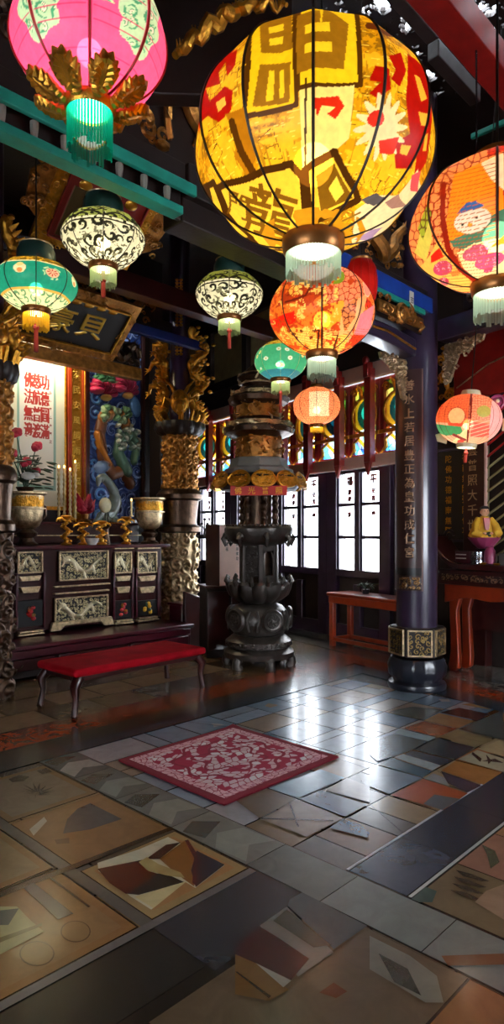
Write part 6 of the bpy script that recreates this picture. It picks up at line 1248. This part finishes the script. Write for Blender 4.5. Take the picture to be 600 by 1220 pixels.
def sc_right(cv, A, B, e, idv):
    c = (590, 265); r = 103; G = lambda pts: gp_([(440+a*.2667, 180+b*.2667) for a, b in pts], c, r)
    X, Y = cv.X, cv.Y; d, ee, ii = cells(X*12, Y*12, 3, .7); cv.put(X < -.1, 'e8905c'); cv.put(ee < .15, '8c2c1c')
    cv.poly(G([(240, 290), (290, 200), (300, 330), (250, 420), (200, 380)]), 'c0c060'); m = cv.poly(G([(225, 280), (290, 190), (305, 240), (250, 330)]), '90a838'); cv.put(m & (ee < .2), '5c4c20')
    cv.poly(G([(210, 460), (330, 340), (420, 480), (480, 590), (330, 580), (240, 500)]), 'f4b860'); cv.poly(G([(350, 330), (390, 100), (580, 60), (590, 350), (470, 380), (370, 350)]), 'f08c20')
    cv.poly(G([(500, 80), (585, 60), (590, 200), (540, 150)]), 'f8f0e0'); cv.poly(G([(370, 350), (430, 330), (590, 260), (595, 380), (500, 400), (390, 380)]), '3c7068')
    # white mound with a blue cap of snow-like cloth
    cx, cy = G([(465, 285)])[0]; rx = .19; cv.ell(cx, cy, rx, .12, 'e8eef4'); cv.poly(G([(400, 250), (440, 215), (480, 215), (515, 240), (470, 245)]), '2c58a8')
    for q in ((425, 292), (482, 275)): cv.ell(*G([q])[0], .018, .012, '242428')
    cv.ell(*G([(455, 298)])[0], .03, .018, 'c89838')
    cv.poly(G([(400, 400), (470, 370), (600, 370), (600, 540), (510, 560), (430, 480)]), 'fff0c8')
    for q, rx, ry, cc in (((330, 458), .12, .085, 'a83868'), ((330, 522), .06, .055, '9c2858'), ((475, 410), .14, .08, 'b05080'), ((530, 450), .16, .08, 'b04888'), ((525, 488), .05, .03, '98306c')):
        p = G([q])[0]; cv.ell(*p, rx, ry, cc, .15); mm = cv.ell(p[0], p[1], rx*.8, ry*.8, None, .15) if False else None; S = scrolls(X, Y, .07, 2); k = ((X-p[0])/rx)**2+((Y-p[1])/ry)**2 < .8; cv.put(k & (S > .62), 'e8a0c0')
    cv.poly(G([(280, 400), (330, 370), (345, 410), (275, 430)]), 'd82018'); cv.poly(G([(530, 400), (590, 360), (590, 390)]), 'e07020'); cv.poly(G([(355, 478), (400, 470), (410, 490), (370, 500)]), 'e87838')
    h = (Y*26) % 1 < .16; cv.put(h & (X < 0) & (X > -.62) & (Y < .6), 'a84c1c'); cv.line(G([(350, 130), (345, 250), (365, 380), (410, 470), (500, 560)]), .028, '7c1c10')
lantern('big orange patchwork lantern cut by the right edge, upper right', 592, 268, 2.35, 103, .70, patch_art(7, sc_right), ribs=8, rn=.23, fringe='fr_grey', fl=.09, watt=.8, res=(520, 240), lcol=(1, .9, .68))
# --- fish lantern right
def sc_fish(cv, A, B, e, idv):
    X, Y = cv.X, cv.Y; d, ee, ii = cells(X*13, Y*13, 3, .7); cv.put(X > -9, 'f0b0a0'); cv.put((X < 0) & (Y > -.1), 'e86840'); cv.put((X > 0) & (Y > -.15), 'e89078'); cv.put((Y > .0) & (ee < .12), '9c4038'); cv.ell(-.35, .1, .27, .27, 'f0b890', edge='a84838'); cv.poly([(-.6, -.1), (-.1, -.1), (-.25, -.3), (-.55, -.25)], 'c84838'); cv.poly([(-1, -.15), (-.2, -.2), (-.1, -.4), (-.6, -.5), (-1, -.4)], '3c8c68')
    cv.poly([(-.1, -.3), (.02, -.1), (.0, -.85), (-.5, -.75)], 'f0e8c8'); cv.ell(.42, .25, .2, .17, '9c9c58'); cv.poly([(.05, -.05), (.7, -.1), (.6, -.5), (.1, -.5)], 'e85858'); cv.put((X > .62), 'e8b0c8'); cv.line([(.02, .9), (.06, 0), (0, -.85)], .025, '6c1c18'); cv.line([(-.4, -.45), (-.05, -.6)], .04, '7c3038'); cv.ell(-.18, -.65, .1, .06, 'c03c38'); cv.put((Y > -.5) & (abs((Y*9-X*3) % 1) < .2) & (X > .05) & (X < .62) & (Y < 0), 'f8c0b8')
def fish_extra(t, R, C, pf):
    m = MB(); m.tube([(R*.78+.05*math.cos(q*.5), 0, C*.72+.05*math.sin(q*.5)) for q in range(14)], .016, 8); m.ell((R*.78, 0, C*.72), (.035, .05, .035)); m.build('eye_ring', M['lotus'], t); m = MB(); m.ell((R*.78, -.05, C*.72), .016, 8, 6); m.build('eye', M['pearl'], t)
    for nm, x, z, s in (('fin', R*1.05, -C*.2, 1), ('fin', -R*.66, -C*.78, -1)): MB().prism([(x-.02*s, z+.06), (x+.08*s, z+.03), (x+.06*s, z-.03), (x-.02*s, z-.05)], -.015, .015).build(nm, M['pearl'], t, bevel=.008)
lantern('oval pink and red fish shaped lantern right of the purple column', 558, 500, 5.4, 39, .76, patch_art(8, sc_fish), ribs=6, rn=.24, fringe=None, tassel=.12, watt=.5, extra=fish_extra, lcol=(1, .9, .8), collar='pearl', ribr=.6, tilt=.08)
def paint_plain(cv, A, B, near, x, y, z): cv.C[:] = hx('a01818'); seams(cv, A, 12, .06, '5c0c0c')
lantern('plain dark red barrel lantern half hidden behind the patchwork lantern', 430, 338, 4.4, 19, 1.5, paint_plain, kind='barrel', ribs=12, rn=.35, fringe=None, watt=.35, ribmat='redl', lcol=(1, .5, .4))
# ================================================================== LIGHT, WORLD, CAMERA
w = bpy.data.worlds.new('world'); bpy.context.scene.world = w; w.use_nodes = True; bg = w.node_tree.nodes['Background']; bg.inputs[0].default_value = (.84, .91, 1, 1); bg.inputs[1].default_value = 26.0
cam = bpy.data.cameras.new('camera'); co = bpy.data.objects.new('camera', cam); COL.objects.link(co); bpy.context.scene.camera = co
co.location = (0, 0, H0); co.rotation_euler = (PI/2, 0, math.atan2(SA, CA)-PI/2)
cam.sensor_fit = 'VERTICAL'; cam.sensor_height = 36; cam.lens = 36*FP/1220; cam.shift_y = 25/1220; cam.clip_start = .05
sc = bpy.context.scene; sc.view_settings.view_transform = 'Standard'; sc.view_settings.look = 'None'; sc.view_settings.exposure = 0; sc.view_settings.gamma = 1; sc.view_settings.use_curve_mapping = False
sc.cycles.max_bounces = 8; sc.cycles.diffuse_bounces = 3; sc.cycles.glossy_bounces = 4; sc.cycles.transparent_max_bounces = 12; sc.cycles.sample_clamp_indirect = 4; sc.cycles.sample_clamp_direct = 12; sc.cycles.caustics_reflective = False; sc.cycles.caustics_refractive = False
